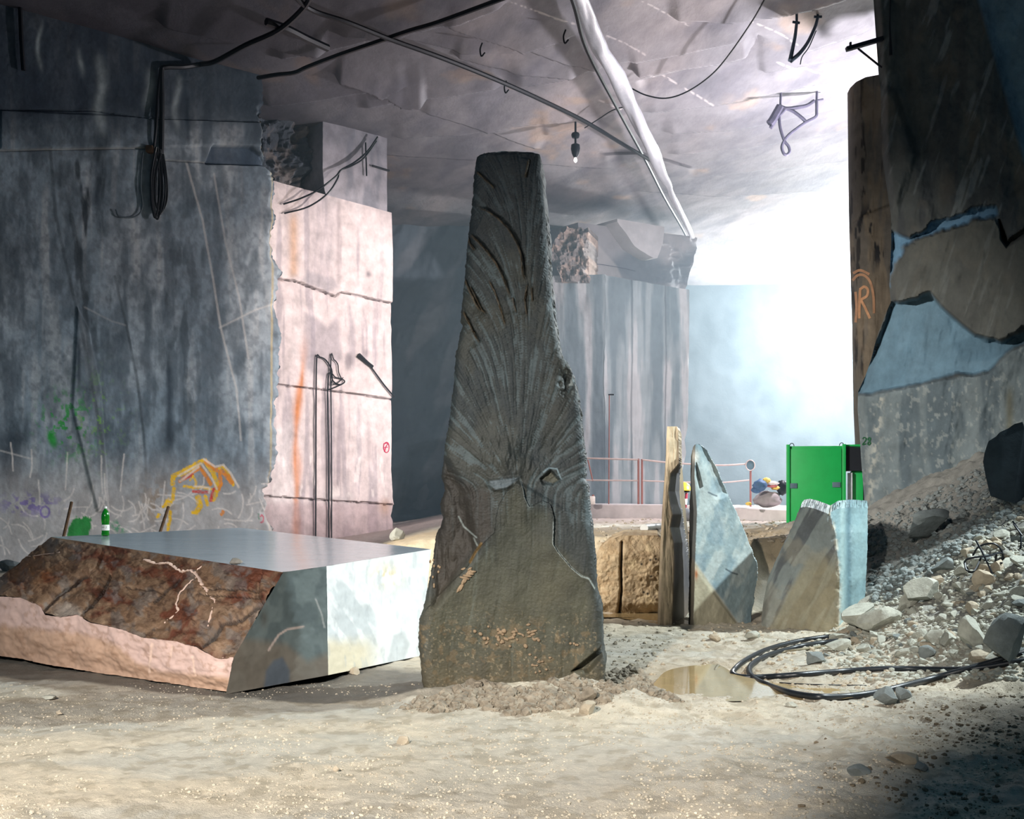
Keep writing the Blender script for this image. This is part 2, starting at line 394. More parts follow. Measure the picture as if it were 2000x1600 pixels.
def wl_disp(U, V):
    d = .10*(fbm(U*.008, V*.007, 0., 3, 3)-.5)+.025*(fbm(U*.04, V*.03, 0., 5)-.5)+.010*(fbm(U*.2, V*.16, 0., 7)-.5)
    for p_, a in facets: d = d+a*poly(U, V, p_, 2.5)
    er = eL(V)-U
    d = d-.22*(1-ss(0, 26, er+8*(fbm(U*.1, V*.06, 0., 9)-.5)))*ss(310, 330, V)
    d = d-.9*(1-ss(0, 12, er))*(fbm(U*.12, V*.06, 0., 19))*ss(200, 230, V)*.5
    for p_ in ([(0, 294), (290, 290), (300, 312), (400, 318), (545, 324)], [(0, 214), (180, 216), (290, 232), (510, 238)]):
        l, _, _ = pld(U, V, p_); d = d-.05*(1-ss(0, 2.5, l))
    return d
veins = [([(98, 290), (108, 420), (146, 590), (176, 740), (196, 860), (214, 985)], 3.5, .5), ([(225, 540), (248, 640), (268, 740), (280, 850), (285, 930), (274, 1060)], 2.6, .7), ([(138, 420), (158, 520), (170, 640), (175, 760)], 6, .45)]
light = [([(363, 318), (395, 430), (416, 540), (432, 640), (462, 760), (470, 860)], 2.2, .5), ([(418, 340), (440, 470), (468, 580), (486, 700)], 2, .4), ([(0, 880), (60, 896)], 1.5, .5), ([(430, 640), (500, 605), (540, 592)], 1.6, .4), ([(165, 600), (220, 628), (245, 635)], 1.5, .2)]
scr = []
r_ = np.random.default_rng(3)
for i in range(75):
    x = r_.uniform(-5, 530); y = r_.uniform(945, 1050)+(18 if x < 300 else 0); a = r_.uniform(-.6, .6) if i % 3 else r_.uniform(.9, 1.6); L_ = r_.uniform(18, 60); b_ = r_.uniform(-.9, .9); q = [(x, y)]
    for k in range(4): a += b_*.5; x += L_/4*math.cos(a); y += L_/4*math.sin(a); q.append((x, y))
    scr.append(q)
for i in range(9):
    x = r_.uniform(15, 330); y = r_.uniform(860, 950); scr.append([(x, y), (x+r_.uniform(-4, 4), y+30), (x+r_.uniform(-8, 8), y+r_.uniform(40, 80))])
yel = [([(337, 945), (338, 930), (354, 923), (392, 902), (400, 900), (417, 925), (424, 945), (423, 962), (417, 975)], 8, 'y'), ([(353, 928), (388, 909)], 6, 'y'), ([(402, 903), (420, 916), (440, 925), (453, 942)], 8, 'o'),
       ([(428, 915), (436, 912), (446, 924), (456, 948)], 4, 'y'), ([(352, 940), (390, 914), (404, 932), (412, 946)], 6, 'o'), ([(360, 950), (378, 953), (392, 951), (412, 955)], 4, 'y'), ([(378, 960), (408, 962)], 4, 'r'), ([(360, 934), (376, 928)], 5, 'r'),
       ([(388, 972), (392, 990), (384, 1000)], 10, 'y'), ([(402, 970), (406, 986)], 5, 'y'), ([(340, 955), (338, 975), (328, 990)], 6, 'y'), ([(418, 955), (412, 978)], 4, 'r'), ([(430, 925), (432, 945), (428, 955)], 6, 'o'), ([(446, 930), (452, 942)], 7, 'o'),
       ([(372, 938), (378, 930), (384, 942), (382, 950)], 3, 'y'), ([(334, 1000), (333, 1015), (328, 1036)], 5, 'y'), ([(320, 990), (330, 975)], 4, 'y'), ([(376, 1001), (386, 1003)], 4, 'y'), ([(433, 1005), (436, 1000)], 5, 'o'), ([(309, 1010), (312, 1006)], 5, 'y')]
pale = [[(348, 930), (392, 905), (402, 918), (416, 938), (424, 955)], [(398, 897), (420, 912), (436, 908), (452, 926), (466, 952)], [(380, 950), (410, 953), (409, 962)], [(352, 940), (388, 912)]]
def wl_col(U, V):
    n = fbm(U*.008, V*.006, 0., 2); stk = fbm(U*.045, V*.004, 0., 4, 5); fine = fbm(U*.12, V*.10, 0., 8)
    c = np.ones(U.shape+(3,))*lin(130, 144, 152)
    c = mix(c, lin(172, 178, 180), ss(.5, .7, n)*.5); c = mix(c, lin(84, 96, 104), ss(.47, .64, stk*.6+.4*fbm(U*.05, V*.02, 0., 93, 4))*.8)
    c = mix(c, lin(190, 190, 186), (1-ss(.26, .42, stk))*.4); c = mix(c, lin(104, 112, 118), ss(.40, .74, fine)*.55); c = mix(c, lin(74, 86, 94), ss(.46, .70, fbm(U*.03, V*.018, 0., 94, 5))*.6)
    c = mix(c, lin(30, 42, 56), (1-ss(195, 320, V+60*(n-.5)))*.85)                       # dark band, the shade under the roof painted in
    c = mix(c, lin(62, 74, 82), poly(U, V, [(365, 240), (500, 250), (512, 140), (340, 140)], 20)*.45)
    c = mix(c, lin(46, 56, 62), ss(.52, .7, fbm(U*.06, V*.012, 0., 11, 5))*np.exp(-((U-175-.05*(V-400))/50)**2)*ss(230, 300, V)*(1-ss(560, 760, V)))
    c = mix(c, lin(70, 80, 86), np.exp(-((U-350)/60)**2)*ss(.5, .66, fbm(U*.08, V*.02, 0., 13))*ss(420, 520, V)*(1-ss(800, 900, V))*.7)
    for x, y0, y1, wd in ((196, 90, 250, 10), (290, 118, 200, 9), (158, 80, 130, 5), (345, 130, 240, 6), (78, 30, 120, 4)):
        c = mix(c, lin(150, 160, 160), np.exp(-((U-x-5*np.sin(V*.05))/wd)**2)*ss(y0, y0+50, V)*(1-ss(y1-10, y1+30, V))*(.4+.6*fine))
    for x, y0, y1, wd in ((32, -20, 180, 3), (365, 170, 290, 4), (225, 120, 260, 12), (190, 330, 420, 8), (152, 650, 770, 4), (20, 830, 960, 22), (330, 700, 880, 8)):
        c = mix(c, lin(40, 52, 62), np.exp(-((U-x)/wd)**2)*ss(y0, y0+30, V)*(1-ss(y1-30, y1+20, V))*.75)
    c = mix(c, lin(64, 80, 96), poly(U, V, facets[1][0], 2)*.8)
    c = mix(c, lin(120, 126, 130), poly(U, V, [(150, 600), (180, 690), (205, 900), (220, 1000), (205, 1000), (186, 830), (165, 720)], 4)*.55)
    for p_, wd, a in veins: c = mix(c, lin(58, 66, 70), line(U, V, p_, wd, 2.5)*a*(.4+.9*vn(U*.05, V*.03, 0., 3)))
    for p_, wd, a in light: c = mix(c, lin(205, 200, 192), line(U, V, p_, wd, 2)*a)
    c = mix(c, lin(182, 180, 172), (1-ss(.5, 2.5, pld(U, V, [(0, 294), (290, 290), (300, 312), (400, 318)])[0]))*.45)
    c = mix(c, lin(198, 176, 120), line(U, V, [(535, 330), (531, 700), (528, 1060)], 2.0, 2)*.55)
    c = mix(c, lin(150, 140, 118), poly(U, V, [(521, 235), (512, 225), (512, 285), (535, 320), (560, 320)], 4)*.5)
    c = mix(c, lin(205, 194, 184), ss(860, 1010, V+40*(n-.5))*.62)
    c = mix(c, lin(150, 128, 104), np.exp(-(((U-310)/35)**2+((V-985)/40)**2))*ss(.45, .6, fine)*.8)
    sc_ = np.zeros(U.shape)
    lo = V > 840
    Ul, Vl = U[lo], V[lo]; sl = np.zeros(Ul.shape)
    for q in scr: sl = np.maximum(sl, line(Ul, Vl, q, 1.4, 1.6)*.75)
    sc_[lo] = sl; c = mix(c, lin(236, 224, 212), sc_*.75)
    g = ss(.60, .66, fbm(U*.13, V*.11, 0., 23))*np.exp(-(((U-130)/55)**2+((V-830)/62)**2)**1.5)
    c = mix(c, lin(40, 150, 60), g*.9)
    c = mix(c, lin(24, 150, 46), np.exp(-(((U-103-.25*(V-860))/9)**2+((V-858)/17)**2)**2)*.9)
    c = mix(c, lin(120, 170, 60), ss(.64, .7, fbm(U*.14+9, V*.12, 0., 27))*np.exp(-(((U-185)/50)**2+((V-820)/70)**2))*.6)
    jag = 3*(vn(U*.4, V*.25, 0., 31)-.5)
    c = mix(c, lin(16, 140, 52), poly(U+jag, V+jag*2, [(128, 1060), (136, 1024), (150, 1010), (158, 1013), (166, 1008), (174, 1012), (179, 1010), (176, 1034), (170, 1060)], 1.5)*.95)
    c = mix(c, lin(60, 150, 100), ss(.5, .62, fbm(U*.15, V*.15, 0., 37))*np.exp(-(((U-232)/16)**2+((V-1030)/14)**2)**2)*.8)
    pz = np.exp(-(((U-60)/60)**2+((V-985)/22)**2)**1.4)*ss(.5, .62, fbm(U*.12, V*.12, 0., 29)); c = mix(c, lin(112, 92, 160), pz*.75)
    th = np.linspace(0, 9, 20); c = mix(c, lin(112, 84, 168), line(U, V, [(88+9*math.cos(a*1.7), 1000+11*math.sin(a*1.7)) for a in th], 2, 1.5)*.7)
    for p_, wd, k in yel: c = mix(c, dict(y=lin(238, 186, 30), o=lin(232, 140, 44), r=lin(206, 72, 60))[k], line(U+jag*.5, V+jag*.5, p_, wd, 1.5)*(.55+.45*ss(.35, .5, fbm(U*.3, V*.3, 0., 43))))
    for p_ in pale: c = mix(c, lin(232, 216, 198), line(U, V, p_, 2.6, 1.5)*.75)
    c = mix(c, lin(190, 60, 84), line(U, V, [(508, 1009), (512, 1006), (516, 1010), (514, 1018), (509, 1021)], 1.8, 1.2)*.9)
    c = mix(c, lin(70, 130, 90), line(U, V, [(504, 1004), (505, 1014)], 1.6, 1.2)*.6)
    return c
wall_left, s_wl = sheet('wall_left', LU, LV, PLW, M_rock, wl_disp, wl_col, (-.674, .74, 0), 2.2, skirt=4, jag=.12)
tag(wall_left, kind='structure')

# ------------------------------------------------------------------ pale rock pillar behind the left wall
PLP = upright((-3.53-1.09, 32.0), (-3.53, 33.0))
def bp_disp(U, V):
    d = .10*(fbm(U*.02, V*.012, 0., 3)-.5)+.03*(fbm(U*.08, V*.05, 0., 5)-.5)
    for p_, a in (([(500, 538), (575, 548), (640, 572), (655, 578), (668, 570), (768, 592)], .08), ([(500, 744), (565, 754), (640, 762), (768, 780)], .05), ([(500, 968), (765, 986)], .05)):
        l, s, _ = pld(U, V+3*(vn(U*.15, V*.1, 0., 3)-.5), p_); d = d-.09*(1-ss(0, 2.2, l))-a*np.where(s > 0, np.exp(-l/25), 0)
    return d
def bp_col(U, V):
    n = fbm(U*.02, V*.008, 0., 7); st = fbm(U*.09, V*.006, 0., 9)
    c = np.ones(U.shape+(3,))*lin(226, 212, 208)
    c = mix(c, lin(176, 166, 170), ss(.48, .66, st)*.7); c = mix(c, lin(238, 230, 226), ss(.5, .7, n)*.5)
    c = mix(c, lin(158, 150, 156), poly(U, V, [(595, 610), (625, 625), (640, 640), (660, 615), (668, 700), (640, 740), (595, 720)], 6)*.6)
    c = mix(c, lin(150, 146, 152), poly(U, V, [(600, 530), (655, 545), (662, 560), (640, 572), (590, 548)], 5)*.55)
    c = mix(c, lin(165, 156, 160), poly(U, V, [(572, 360), (600, 440), (600, 540), (650, 545), (665, 380)], 14)*.35)
    ox = np.interp(V, [640, 740, 800, 870, 950, 1080], [596, 590, 581, 578, 580, 578])
    c = mix(c, lin(214, 132, 70), np.exp(-((U-ox)/(7+2*np.sin(V*.05)))**2)*ss(630, 760, V)*(.55+.45*vn(U*.2, V*.02, 0., 5)))
    c = mix(c, lin(206, 160, 120), np.exp(-((U-573)/9)**2)*ss(400, 440, V)*(1-ss(530, 550, V))*.7)
    for x, y0, y1, wd, a in ((615, 700, 1080, 3, .5), (640, 760, 1080, 5, .55), (660, 780, 1080, 9, .35), (720, 800, 900, 5, .3), (662, 380, 560, 4, .35), (560, 370, 480, 5, .2)):
        c = mix(c, lin(120, 104, 110), np.exp(-((U-x)/wd)**2)*ss(y0, y0+40, V)*(1-ss(y1-20, y1+5, V))*a)
    c = mix(c, lin(110, 102, 108), np.exp(-(((U-680)/8)**2+((V-706)/17)**2)**2)*.7+np.exp(-(((U-715)/8)**2+((V-690)/9)**2)**2)*.4+np.exp(-(((U-720)/5)**2+((V-536)/6)**2))*.8)
    for p_ in ([(500, 538), (575, 548), (640, 572), (655, 578), (668, 570), (768, 592)], [(500, 744), (565, 754), (640, 762), (768, 780)], [(500, 968), (765, 986)]):
        c = mix(c, lin(110, 100, 104), (1-ss(.6, 2.2, pld(U, V, p_)[0]))*.65)
    c = mix(c, lin(186, 160, 160), ss(972, 992, V)*.55); c = mix(c, lin(214, 176, 150), np.exp(-(((U-752)/10)**2+((V-990)/16)**2))*.7)
    c = mix(c, lin(246, 236, 230), ss(.6, .7, fbm(U*.15, V*.03, 0., 15))*ss(860, 900, V)*(1-ss(965, 975, V))*.7)
    return c
eP = prof([(340, 766), (470, 767), (540, 767), (585, 764), (600, 766), (700, 766), (800, 765), (900, 764), (960, 766), (975, 769), (990, 766), (1000, 763), (1010, 767), (1090, 766)])
tl = prof([(500, 343), (553, 358), (765, 415), (780, 418)])
t_ = np.linspace(0, 1, 330); nU = np.linspace(0, 1, 150)
U = 505+(eP(350+t_*740)[:, None]-505)*nU[None]; top = tl(U); V = top+(1090-top)*t_[:, None]
pb, s_bp = sheet('rock_pillar', U, V, PLP, M_rock, bp_disp, bp_col, (-.674, .74, 0), 3.2, skirt=3, jag=.03)
tag(pb, 'pale pinkish marble pillar lit brightly beside the jagged edge of the grey wall', 'pillar', kind='structure')
# its set-back top under the roof, and the broken hollow beside it
PLT = upright((-3.65-1.09, 32.3), (-3.65, 33.3))
U, V = span(lambda q: np.interp(q, [215, 330, 372, 430], [631, 630, 634, 652]), lambda q: 0*q+756., 222, 430, 70, 50)
def tp_col(U, V):
    c = np.ones(U.shape+(3,))*lin(186, 182, 186); c = mix(c, lin(140, 142, 150), ss(.48, .65, fbm(U*.06, V*.01, 0., 4))*.7)
    c = mix(c, lin(116, 120, 130), (1-ss(258, 300, V-.3*(U-630)))*.5); return c
o, s_tp = sheet('rock_pillar_top', U, V+0*U, PLT, M_rock, lambda U, V: .05*(fbm(U*.05, V*.03, 0., 6)-.5), tp_col, (-.674, .74, 0), 2.6, skirt=2)
o.name = 'rock_pillar.001'; tag(o, 'narrow grey upper block of the pale pillar, set back under the ceiling', 'pillar', kind='structure')
PLH = upright((-6.6, 31.9), (-4.6, 33.9))
U, V = span(495, 660, 190, 395, 90, 80)
o, _ = sheet('wall_hollow', U, V, PLH, M_rough, lambda U, V: .9*(ridged(U*.03, V*.022, 5, 4)-.4)+.25*(vn(U*.1, V*.08, 0., 6)-.5), lambda U, V: mix(np.ones(U.shape+(3,))*lin(96, 104, 112), lin(150, 140, 132), ss(.5, .65, fbm(U*.06, V*.05, 0., 4))*.7), (0, 1, 0), .6, skirt=1, smooth=25)
tag(o, kind='structure')

# ------------------------------------------------------------------ far walls in the haze
PLB = upright((-20, 43.5), (-1, 44.5))
U, V = span(640, 1130, 395, 1090, 170, 150)
o, _ = sheet('wall_back', U, V, PLB, M_rockfar, lambda U, V: 1.5*(ridged(U*.008+V*.003, V*.006, 3, 5)-.5)+.8*poly(U, V, [(800, 880), (770, 1000), (890, 1000), (880, 860)], 12)*-1, lambda U, V: mix(np.ones(U.shape+(3,))*lin(122, 138, 150), lin(172, 180, 186), ss(.48, .62, fbm(U*.02+V*.01, V*.008, 0., 4))*.7), (0, 1, 0), 1.0, skirt=1, smooth=60)
tag(o, kind='structure')
PLR = upright((2, 57), (40, 56.5))
U, V = span(1300, 2300, 400, 1040, 100, 120)
o, _ = sheet('wall_rear', U, V, PLR, M_rockfar, lambda U, V: .8*(ridged(U*.006, V*.005, 8, 4)-.5), lambda U, V: mix(np.ones(U.shape+(3,))*lin(74, 82, 88), lin(64, 72, 78), ss(.5, .62, fbm(U*.015, V*.012, 0., 4))*.7), (0, 1, 0), 1.0, skirt=1, smooth=60)
tag(o, kind='structure')
# far pillar: shaded face, lit face, broken cap
FPc = np.array([(1182-CX)/F*38.6, 38.6]); FPr = FPc+np.array([3.1, 2.4]); FPl = FPc+np.array([-6, .6])
PF1, PF2 = upright(FPl, FPc), upright(FPc, FPr)
eC = prof([(530, 1181), (600, 1184), (700, 1180), (1030, 1182)])
def fp_col(U, V):
    st = fbm(U*.06, V*.004, 0., 14, 5)
    c = np.ones(U.shape+(3,))*lin(152, 162, 164); c = mix(c, lin(104, 118, 124), ss(.46, .62, st)*.75); c = mix(c, lin(206, 204, 202), (1-ss(.34, .44, st))*.6)
    for x in (1234, 1300): c = mix(c, lin(70, 76, 82), np.exp(-((U-x)/1.6)**2)*.7)
    c = mix(c, lin(96, 104, 112), poly(U, V, [(1150, 920), (1165, 850), (1190, 830), (1195, 930)], 10)*.5)
    return c
fp_d = lambda U, V: .14*(fbm(U*.05, V*.01, 0., 4)-.5)+.05*(fbm(U*.1, V*.06, 0., 5)-.5)
U, V = span(lambda q: 0*q+980., eC, 536, 1030, 130, 90); V = V+np.clip((1180-U)*.03, 0, 8)*(1-(V-536)/494)
o, s_f1 = sheet('rock_pillar_far', U, V, PF1, M_rockfar, fp_d, fp_col, (.3, 1, 0), 3.0, skirt=1); o.name = 'rock_pillar.002'
tag(o, 'shaded grey face of the far marble pillar seen through haze behind the standing stone', 'pillar', kind='structure')
eR = prof([(540, 1345), (700, 1345), (820, 1344), (850, 1337), (880, 1340), (920, 1330), (1030, 1335)])
U, V = span(eC, eR, 538, 1030, 160, 110); V = V+(U-1182)/163*28*(1-(V-538)/492)
o, s_f2 = sheet('rock_pillar_lit', U, V, PF2, M_rockfar, fp_d, fp_col, (-.61, .79, 0), 3.0, skirt=1, jag=.05); o.name = 'rock_pillar.003'
tag(o, 'streaked bluish face of the far marble pillar with upright saw grooves', 'pillar', kind='structure')
PFU = upright(FPc+np.array([-1.2, .5]), FPr+np.array([-1.2, .5]))
U, V = span(lambda q: np.interp(q, [425, 452, 480, 545, 560], [1128, 1130, 1138, 1142, 1142]), lambda q: np.interp(q, [425, 500, 560], [1362, 1352, 1340]), 436, 566, 70, 80); V = V+(U-1140)*.13*(1-(V-436)/130)
def up_col(U, V):
    c = np.ones(U.shape+(3,))*lin(150, 148, 150); c = mix(c, lin(96, 104, 112), poly(U, V, [(1250, 470), (1300, 520), (1360, 480), (1350, 560), (1240, 560), (1180, 520)], 14)*.8)
    c = mix(c, lin(176, 172, 170), poly(U, V, [(1132, 470), (1170, 480), (1205, 520), (1215, 545), (1140, 540)], 3)*.7); return c
o, s_fu = sheet('rock_pillar_cap', U, V, PFU, M_rockfar, lambda U, V: .3*(ridged(U*.03, V*.03, 4, 3)-.5)*ss(1240, 1290, U), up_col, (-.61, .79, 0), 2.0, skirt=1, jag=.05, smooth=25); o.name = 'rock_pillar.004'
tag(o, 'broken upper course of the far pillar marked with a faint red ring', 'pillar', kind='structure')
PFW = upright(FPc+np.array([-1.2, -.3]), FPr+np.array([-1.2, -.3]))
U, V = span(lambda q: np.interp(q, [433, 480, 505], [1206, 1240, 1278]), lambda q: np.interp(q, [433, 470, 505], [1298, 1294, 1284]), 428, 504, 30, 34); V = V+(U-1210)*.17*(1-(V-428)/76)
o, _ = sheet('rock_wedge', U, V, PFW, M_rockfar, lambda U, V: .08*(fbm(U*.05, V*.05, 0., 4)-.5), lambda U, V: np.ones(U.shape+(3,))*lin(186, 184, 184), (-.61, .79, 0), 1.2, skirt=1, jag=.04)
o.name = 'ceiling_slab'; tag(o, 'pale wedge of rock hanging from the ceiling above the far pillar', 'rock', kind='structure')
U, V = span(lambda q: 1086+10*np.sin(q*.06), lambda q: np.interp(q, [440, 480, 545], [1150, 1150, 1150]), 446, 552, 60, 40)
o, _ = sheet('wall_rubble', U, V, upright(FPl+np.array([0, -.1]), FPc+np.array([-.5, -.1])), M_rough, lambda U, V: .9*(ridged(U*.06, V*.06, 4, 3)-.5), lambda U, V: mix(np.ones(U.shape+(3,))*lin(150, 142, 138), lin(190, 170, 156), ss(.5, .62, fbm(U*.08, V*.08, 0., 4))), (.3, 1, 0), 1.5, skirt=1, smooth=25)
tag(o, kind='structure')

# ------------------------------------------------------------------ right rock wall and the rounded column behind it
W0 = np.array([(1685-CX)/F*19.6, 19.6]); W1 = np.array([(2000-CX)/F*17.4, 17.4]); PRW = upright(W0, W1)
eW = prof([(-60, 1703), (0, 1706), (60, 1710), (145, 1716), (175, 1720), (300, 1722), (420, 1740), (470, 1741), (560, 1737), (590, 1740), (612, 1730), (660, 1712), (700, 1702), (735, 1690), (765, 1676), (800, 1675), (850, 1679), (900, 1682), (960, 1687), (1010, 1690), (1120, 1696)])
band_up = [(1700, -60), (1740, 440), (1775, 470), (1820, 440), (1900, 415), (1945, 405), (1958, 440), (1960, 468), (2000, 440), (2100, 425), (2100, -60)]
mid = [(1738, 560), (1745, 515), (1775, 480), (1800, 462), (1850, 450), (1900, 430), (1938, 420), (1950, 440), (1962, 470), (2000, 445), (2120, 430), (2120, 630), (2000, 640), (1950, 664), (1925, 668), (1900, 650), (1875, 632), (1840, 600), (1815, 570), (1795, 582), (1770, 590), (1748, 590)]
blue = [(1745, 592), (1795, 582), (1815, 570), (1840, 600), (1875, 632), (1905, 655), (1955, 668), (2010, 645), (2010, 660), (1965, 690), (1930, 725), (1900, 732), (1865, 730), (1830, 740), (1795, 750), (1770, 755), (1700, 770), (1672, 768)]
low = [(1660, 775), (1700, 768), (1770, 757), (1830, 742), (1895, 733), (1930, 728), (1966, 692), (2010, 664), (2130, 660), (2130, 1200), (1660, 1200)]
def rw_disp(U, V):
    j = 10*(fbm(U*.05, V*.05, 0., 41)-.5)
    d = .20*(fbm(U*.012, V*.008, 0., 43)-.5)+.10*(ridged(U*.02+V*.004, V*.006, 44, 4)-.5)+.03*(fbm(U*.1, V*.07, 0., 45)-.5)
    d = d+.10*poly(U+j, V+j, mid, 4)-.34*poly(U+j*.4, V+j*.6, blue, 5)+.10*poly(U+j*.5, V+j*.7, low, 4)
    gap = poly(U+j, V+j*1.5, [(1742, 450), (1778, 468), (1822, 436), (1900, 410), (1945, 402), (1950, 420), (1900, 428), (1850, 448), (1800, 462), (1770, 482), (1745, 515), (1738, 560)], 5)
    d = d-.24*gap-.3*poly(U, V, [(1952, 430), (1968, 470), (2010, 440), (2010, 452), (1966, 482), (1956, 468)], 3)
    d = d-.14*ss(0, 30, (U-1905)-.285*V)*(1-ss(500, 560, V))          # the oblique facet at the top
    d = d+.12*poly(U, V, [(1720, 170), (1745, 180), (1790, 300), (1740, 440), (1720, 300)], 10)-.10*poly(U, V, [(1745, 0), (1770, 0), (1790, 200), (1860, 420), (1830, 430), (1760, 240)], 16)
    er = U-eW(V); d = d-.22*(1-ss(0, 16, er))
    return d
def rw_col(U, V):
    st = fbm(U*.05, V*.006, 0., 47, 5); n = fbm(U*.02, V*.014, 0., 48); j = 10*(fbm(U*.05, V*.05, 0., 41)-.5); f = fbm(U*.15, V*.1, 0., 49)
    c = np.ones(U.shape+(3,))*lin(84, 83, 78); c = mix(c, lin(66, 66, 66), ss(.48, .64, st)*.7); c = mix(c, lin(100, 90, 78), ss(.54, .7, n)*.6); c = mix(c, lin(134, 134, 130), ss(.6, .72, fbm(U*.09+V*.03, V*.012, 0., 50))*.5)
    c = mix(c, lin(98, 94, 84), poly(U+j, V+j, mid, 4)*.6)
    c = mix(c, lin(104, 130, 142), poly(U+j*.4, V+j*.6, blue, 4)*.9)
    c = mix(c, lin(80, 104, 116), poly(U, V, [(1860, 670), (1905, 655), (1955, 668), (2010, 645), (2010, 662), (1966, 690), (1930, 705), (1880, 705)], 4)*.6)
    lo_ = poly(U+j*.5, V+j*.7, low, 4)
    c = mix(c, lin(118, 124, 122), lo_*.9)
    c = mix(c, lin(78, 88, 92), lo_*ss(.48, .64, fbm(U*.03, V*.006, 0., 51, 4))*.7); c = mix(c, lin(150, 150, 142), lo_*ss(.62, .7, f)*.6)
    c = mix(c, lin(170, 164, 150), lo_*np.exp(-((U-1716+.12*(V-820))/7)**2)*ss(.42, .6, f))
    c = mix(c, lin(96, 84, 52), np.exp(-((U-1972)/8)**2)*ss(740, 780, V)*(1-ss(840, 880, V))*.6)
    gap = poly(U+j, V+j*1.5, [(1742, 450), (1778, 468), (1822, 436), (1900, 410), (1945, 402), (1950, 420), (1900, 428), (1850, 448), (1800, 462), (1770, 482), (1745, 515), (1738, 560)], 4)
    c = mix(c, lin(112, 146, 168), gap*.9)
    c = mix(c, lin(112, 136, 146), ss(0, 12, (U-1905)-.285*V)*(1-ss(420, 480, V))*.75)
    return c*np.array([.70, .78, .84])
v = np.linspace(-50, 1120, 560); U, V = span(eW, 2030., v, None, None, 190); Ub, Vb = span(2034., 2500., v, None, None, 24)
wall_right, s_rw = sheet('wall_right', np.concatenate([U, Ub], 1), np.concatenate([V, Vb], 1), PRW, M_rock, rw_disp, rw_col, (.6, .8, 0), 2.4, skirt=4, jag=.05, ray=True)
tag(wall_right, kind='structure')
# rounded column
PCo = upright((6.0, 24.5), (8.3, 24.3))
tp = prof([(1640, 215), (1655, 182), (1660, 172), (1672, 160), (1690, 151), (1716, 146), (1780, 142)])
eK = prof([(140, 1655), (400, 1658), (450, 1659), (620, 1664), (800, 1667), (1000, 1676), (1120, 1680)])
t_ = np.linspace(0, 1, 380); q_ = np.linspace(0, 1, 70)
vv = 146+t_*974; U = eK(vv)[:, None]+(1775-eK(vv)[:, None])*q_[None]; V = tp(U)+(1120-tp(U))*t_[:, None]
def co_disp(U, V):
    e = np.clip((U-eK(V))/45, 0, 1); return -.9*(1-np.sqrt(np.clip(1-(1-e)**2, 0, 1)))+.03*(fbm(U*.1, V*.02, 0., 3)-.5)-.05*(1-ss(0, 4, pld(U, V, [(1655, 442), (1690, 420), (1740, 400)])[0]))
def co_col(U, V):
    c = np.ones(U.shape+(3,))*lin(120, 108, 94); st = fbm(U*.14, V*.006, 0., 5, 4); c = mix(c, lin(34, 32, 32), ss(.56, .62, st)*ss(.4, .55, fbm(U*.15, V*.04, 0., 6))*.85)
    c = mix(c, lin(156, 132, 104), ss(.5, .66, fbm(U*.05, V*.01, 0., 7))*.6); c = mix(c, lin(42, 40, 40), ss(.62, .68, fbm(U*.08, V*.02, 0., 8))*ss(380, 420, V)*(1-ss(500, 540, V)))
    return c*np.array([.50, .55, .60])
column, s_co = sheet('rock_column', U, V, PCo, M_rock, co_disp, co_col, (.34, 1, 0), 1.2, skirt=2, ray=True)
tag(column, 'brown round-topped rock column behind the dark wall, marked with an orange letter R', 'pillar', kind='structure')
# unseen rock mass added behind the viewer to block the front light's right-hand edge
for nm, a, b, h in (('wall_blocker', (-2.5, -.75), (9, -.4), 9),):
    U_, Z_ = np.meshgrid(np.linspace(0, 1, 60), np.linspace(0, 1, 40)); X_ = a[0]+(b[0]-a[0])*U_; Y_ = a[1]+(b[1]-a[1])*U_
    fr = np.stack([X_+.12*(fbm(Z_*6, U_*9, 0., 2)-.5)*(U_ < .05), Y_+.35*(fbm(U_*10, Z_*8, 0., 4)-.5), Z_*h-.1], -1).reshape(-1, 3)
    bk_ = fr+np.array([.4, -1.2, 0]); n_ = 60*40; gf = gridfaces(40, 60)
    rg = np.arange(n_).reshape(40, 60); ring = np.concatenate([rg[0, :-1], rg[:-1, -1], rg[-1, :0:-1], rg[:0:-1, 0]])
    fl = gf.tolist()+(gf[:, ::-1]+n_).tolist()+np.stack([ring, np.roll(ring, -1), np.roll(ring, -1)+n_, ring+n_], -1).tolist()
    tag(mk(nm, np.concatenate([fr, bk_]), fl, M_rock, None, np.ones((2*n_, 3))*lin(110, 112, 112), 40), kind='structure')
# concrete kerb of the upper yard
kp = [((1010, 988), 31.5), ((1150, 985.5), 29.5), ((1290, 985.5), 28.6), ((1380, 989), 27.6), ((1545, 996), 26.6), ((1700, 998), 26.2)]
kpts = np.array([P(p[0], p[1], D) for p, D in kp]); kpts = smoothpts(kpts, 5)
fv, ff = [], []
for i, p in enumerate(kpts):
    zt = p[2]
    for dx, z in ((0, zt-.5), (0, zt-.02), (.03, zt), (.55, zt), (4.5, zt-.05), (16, zt-.12)): fv.append((p[0], p[1]+dx, z))
for i in range(len(kpts)-1):
    for k in range(5): ff.append([i*6+k, (i+1)*6+k, (i+1)*6+k+1, i*6+k+1])
tag(mk('trim_1', fv, ff, mat('kerb_concrete', (206, 196, 196), rough=.9, var=.3, scale=1.5, bump=.3), None, None, 30), kind='structure')
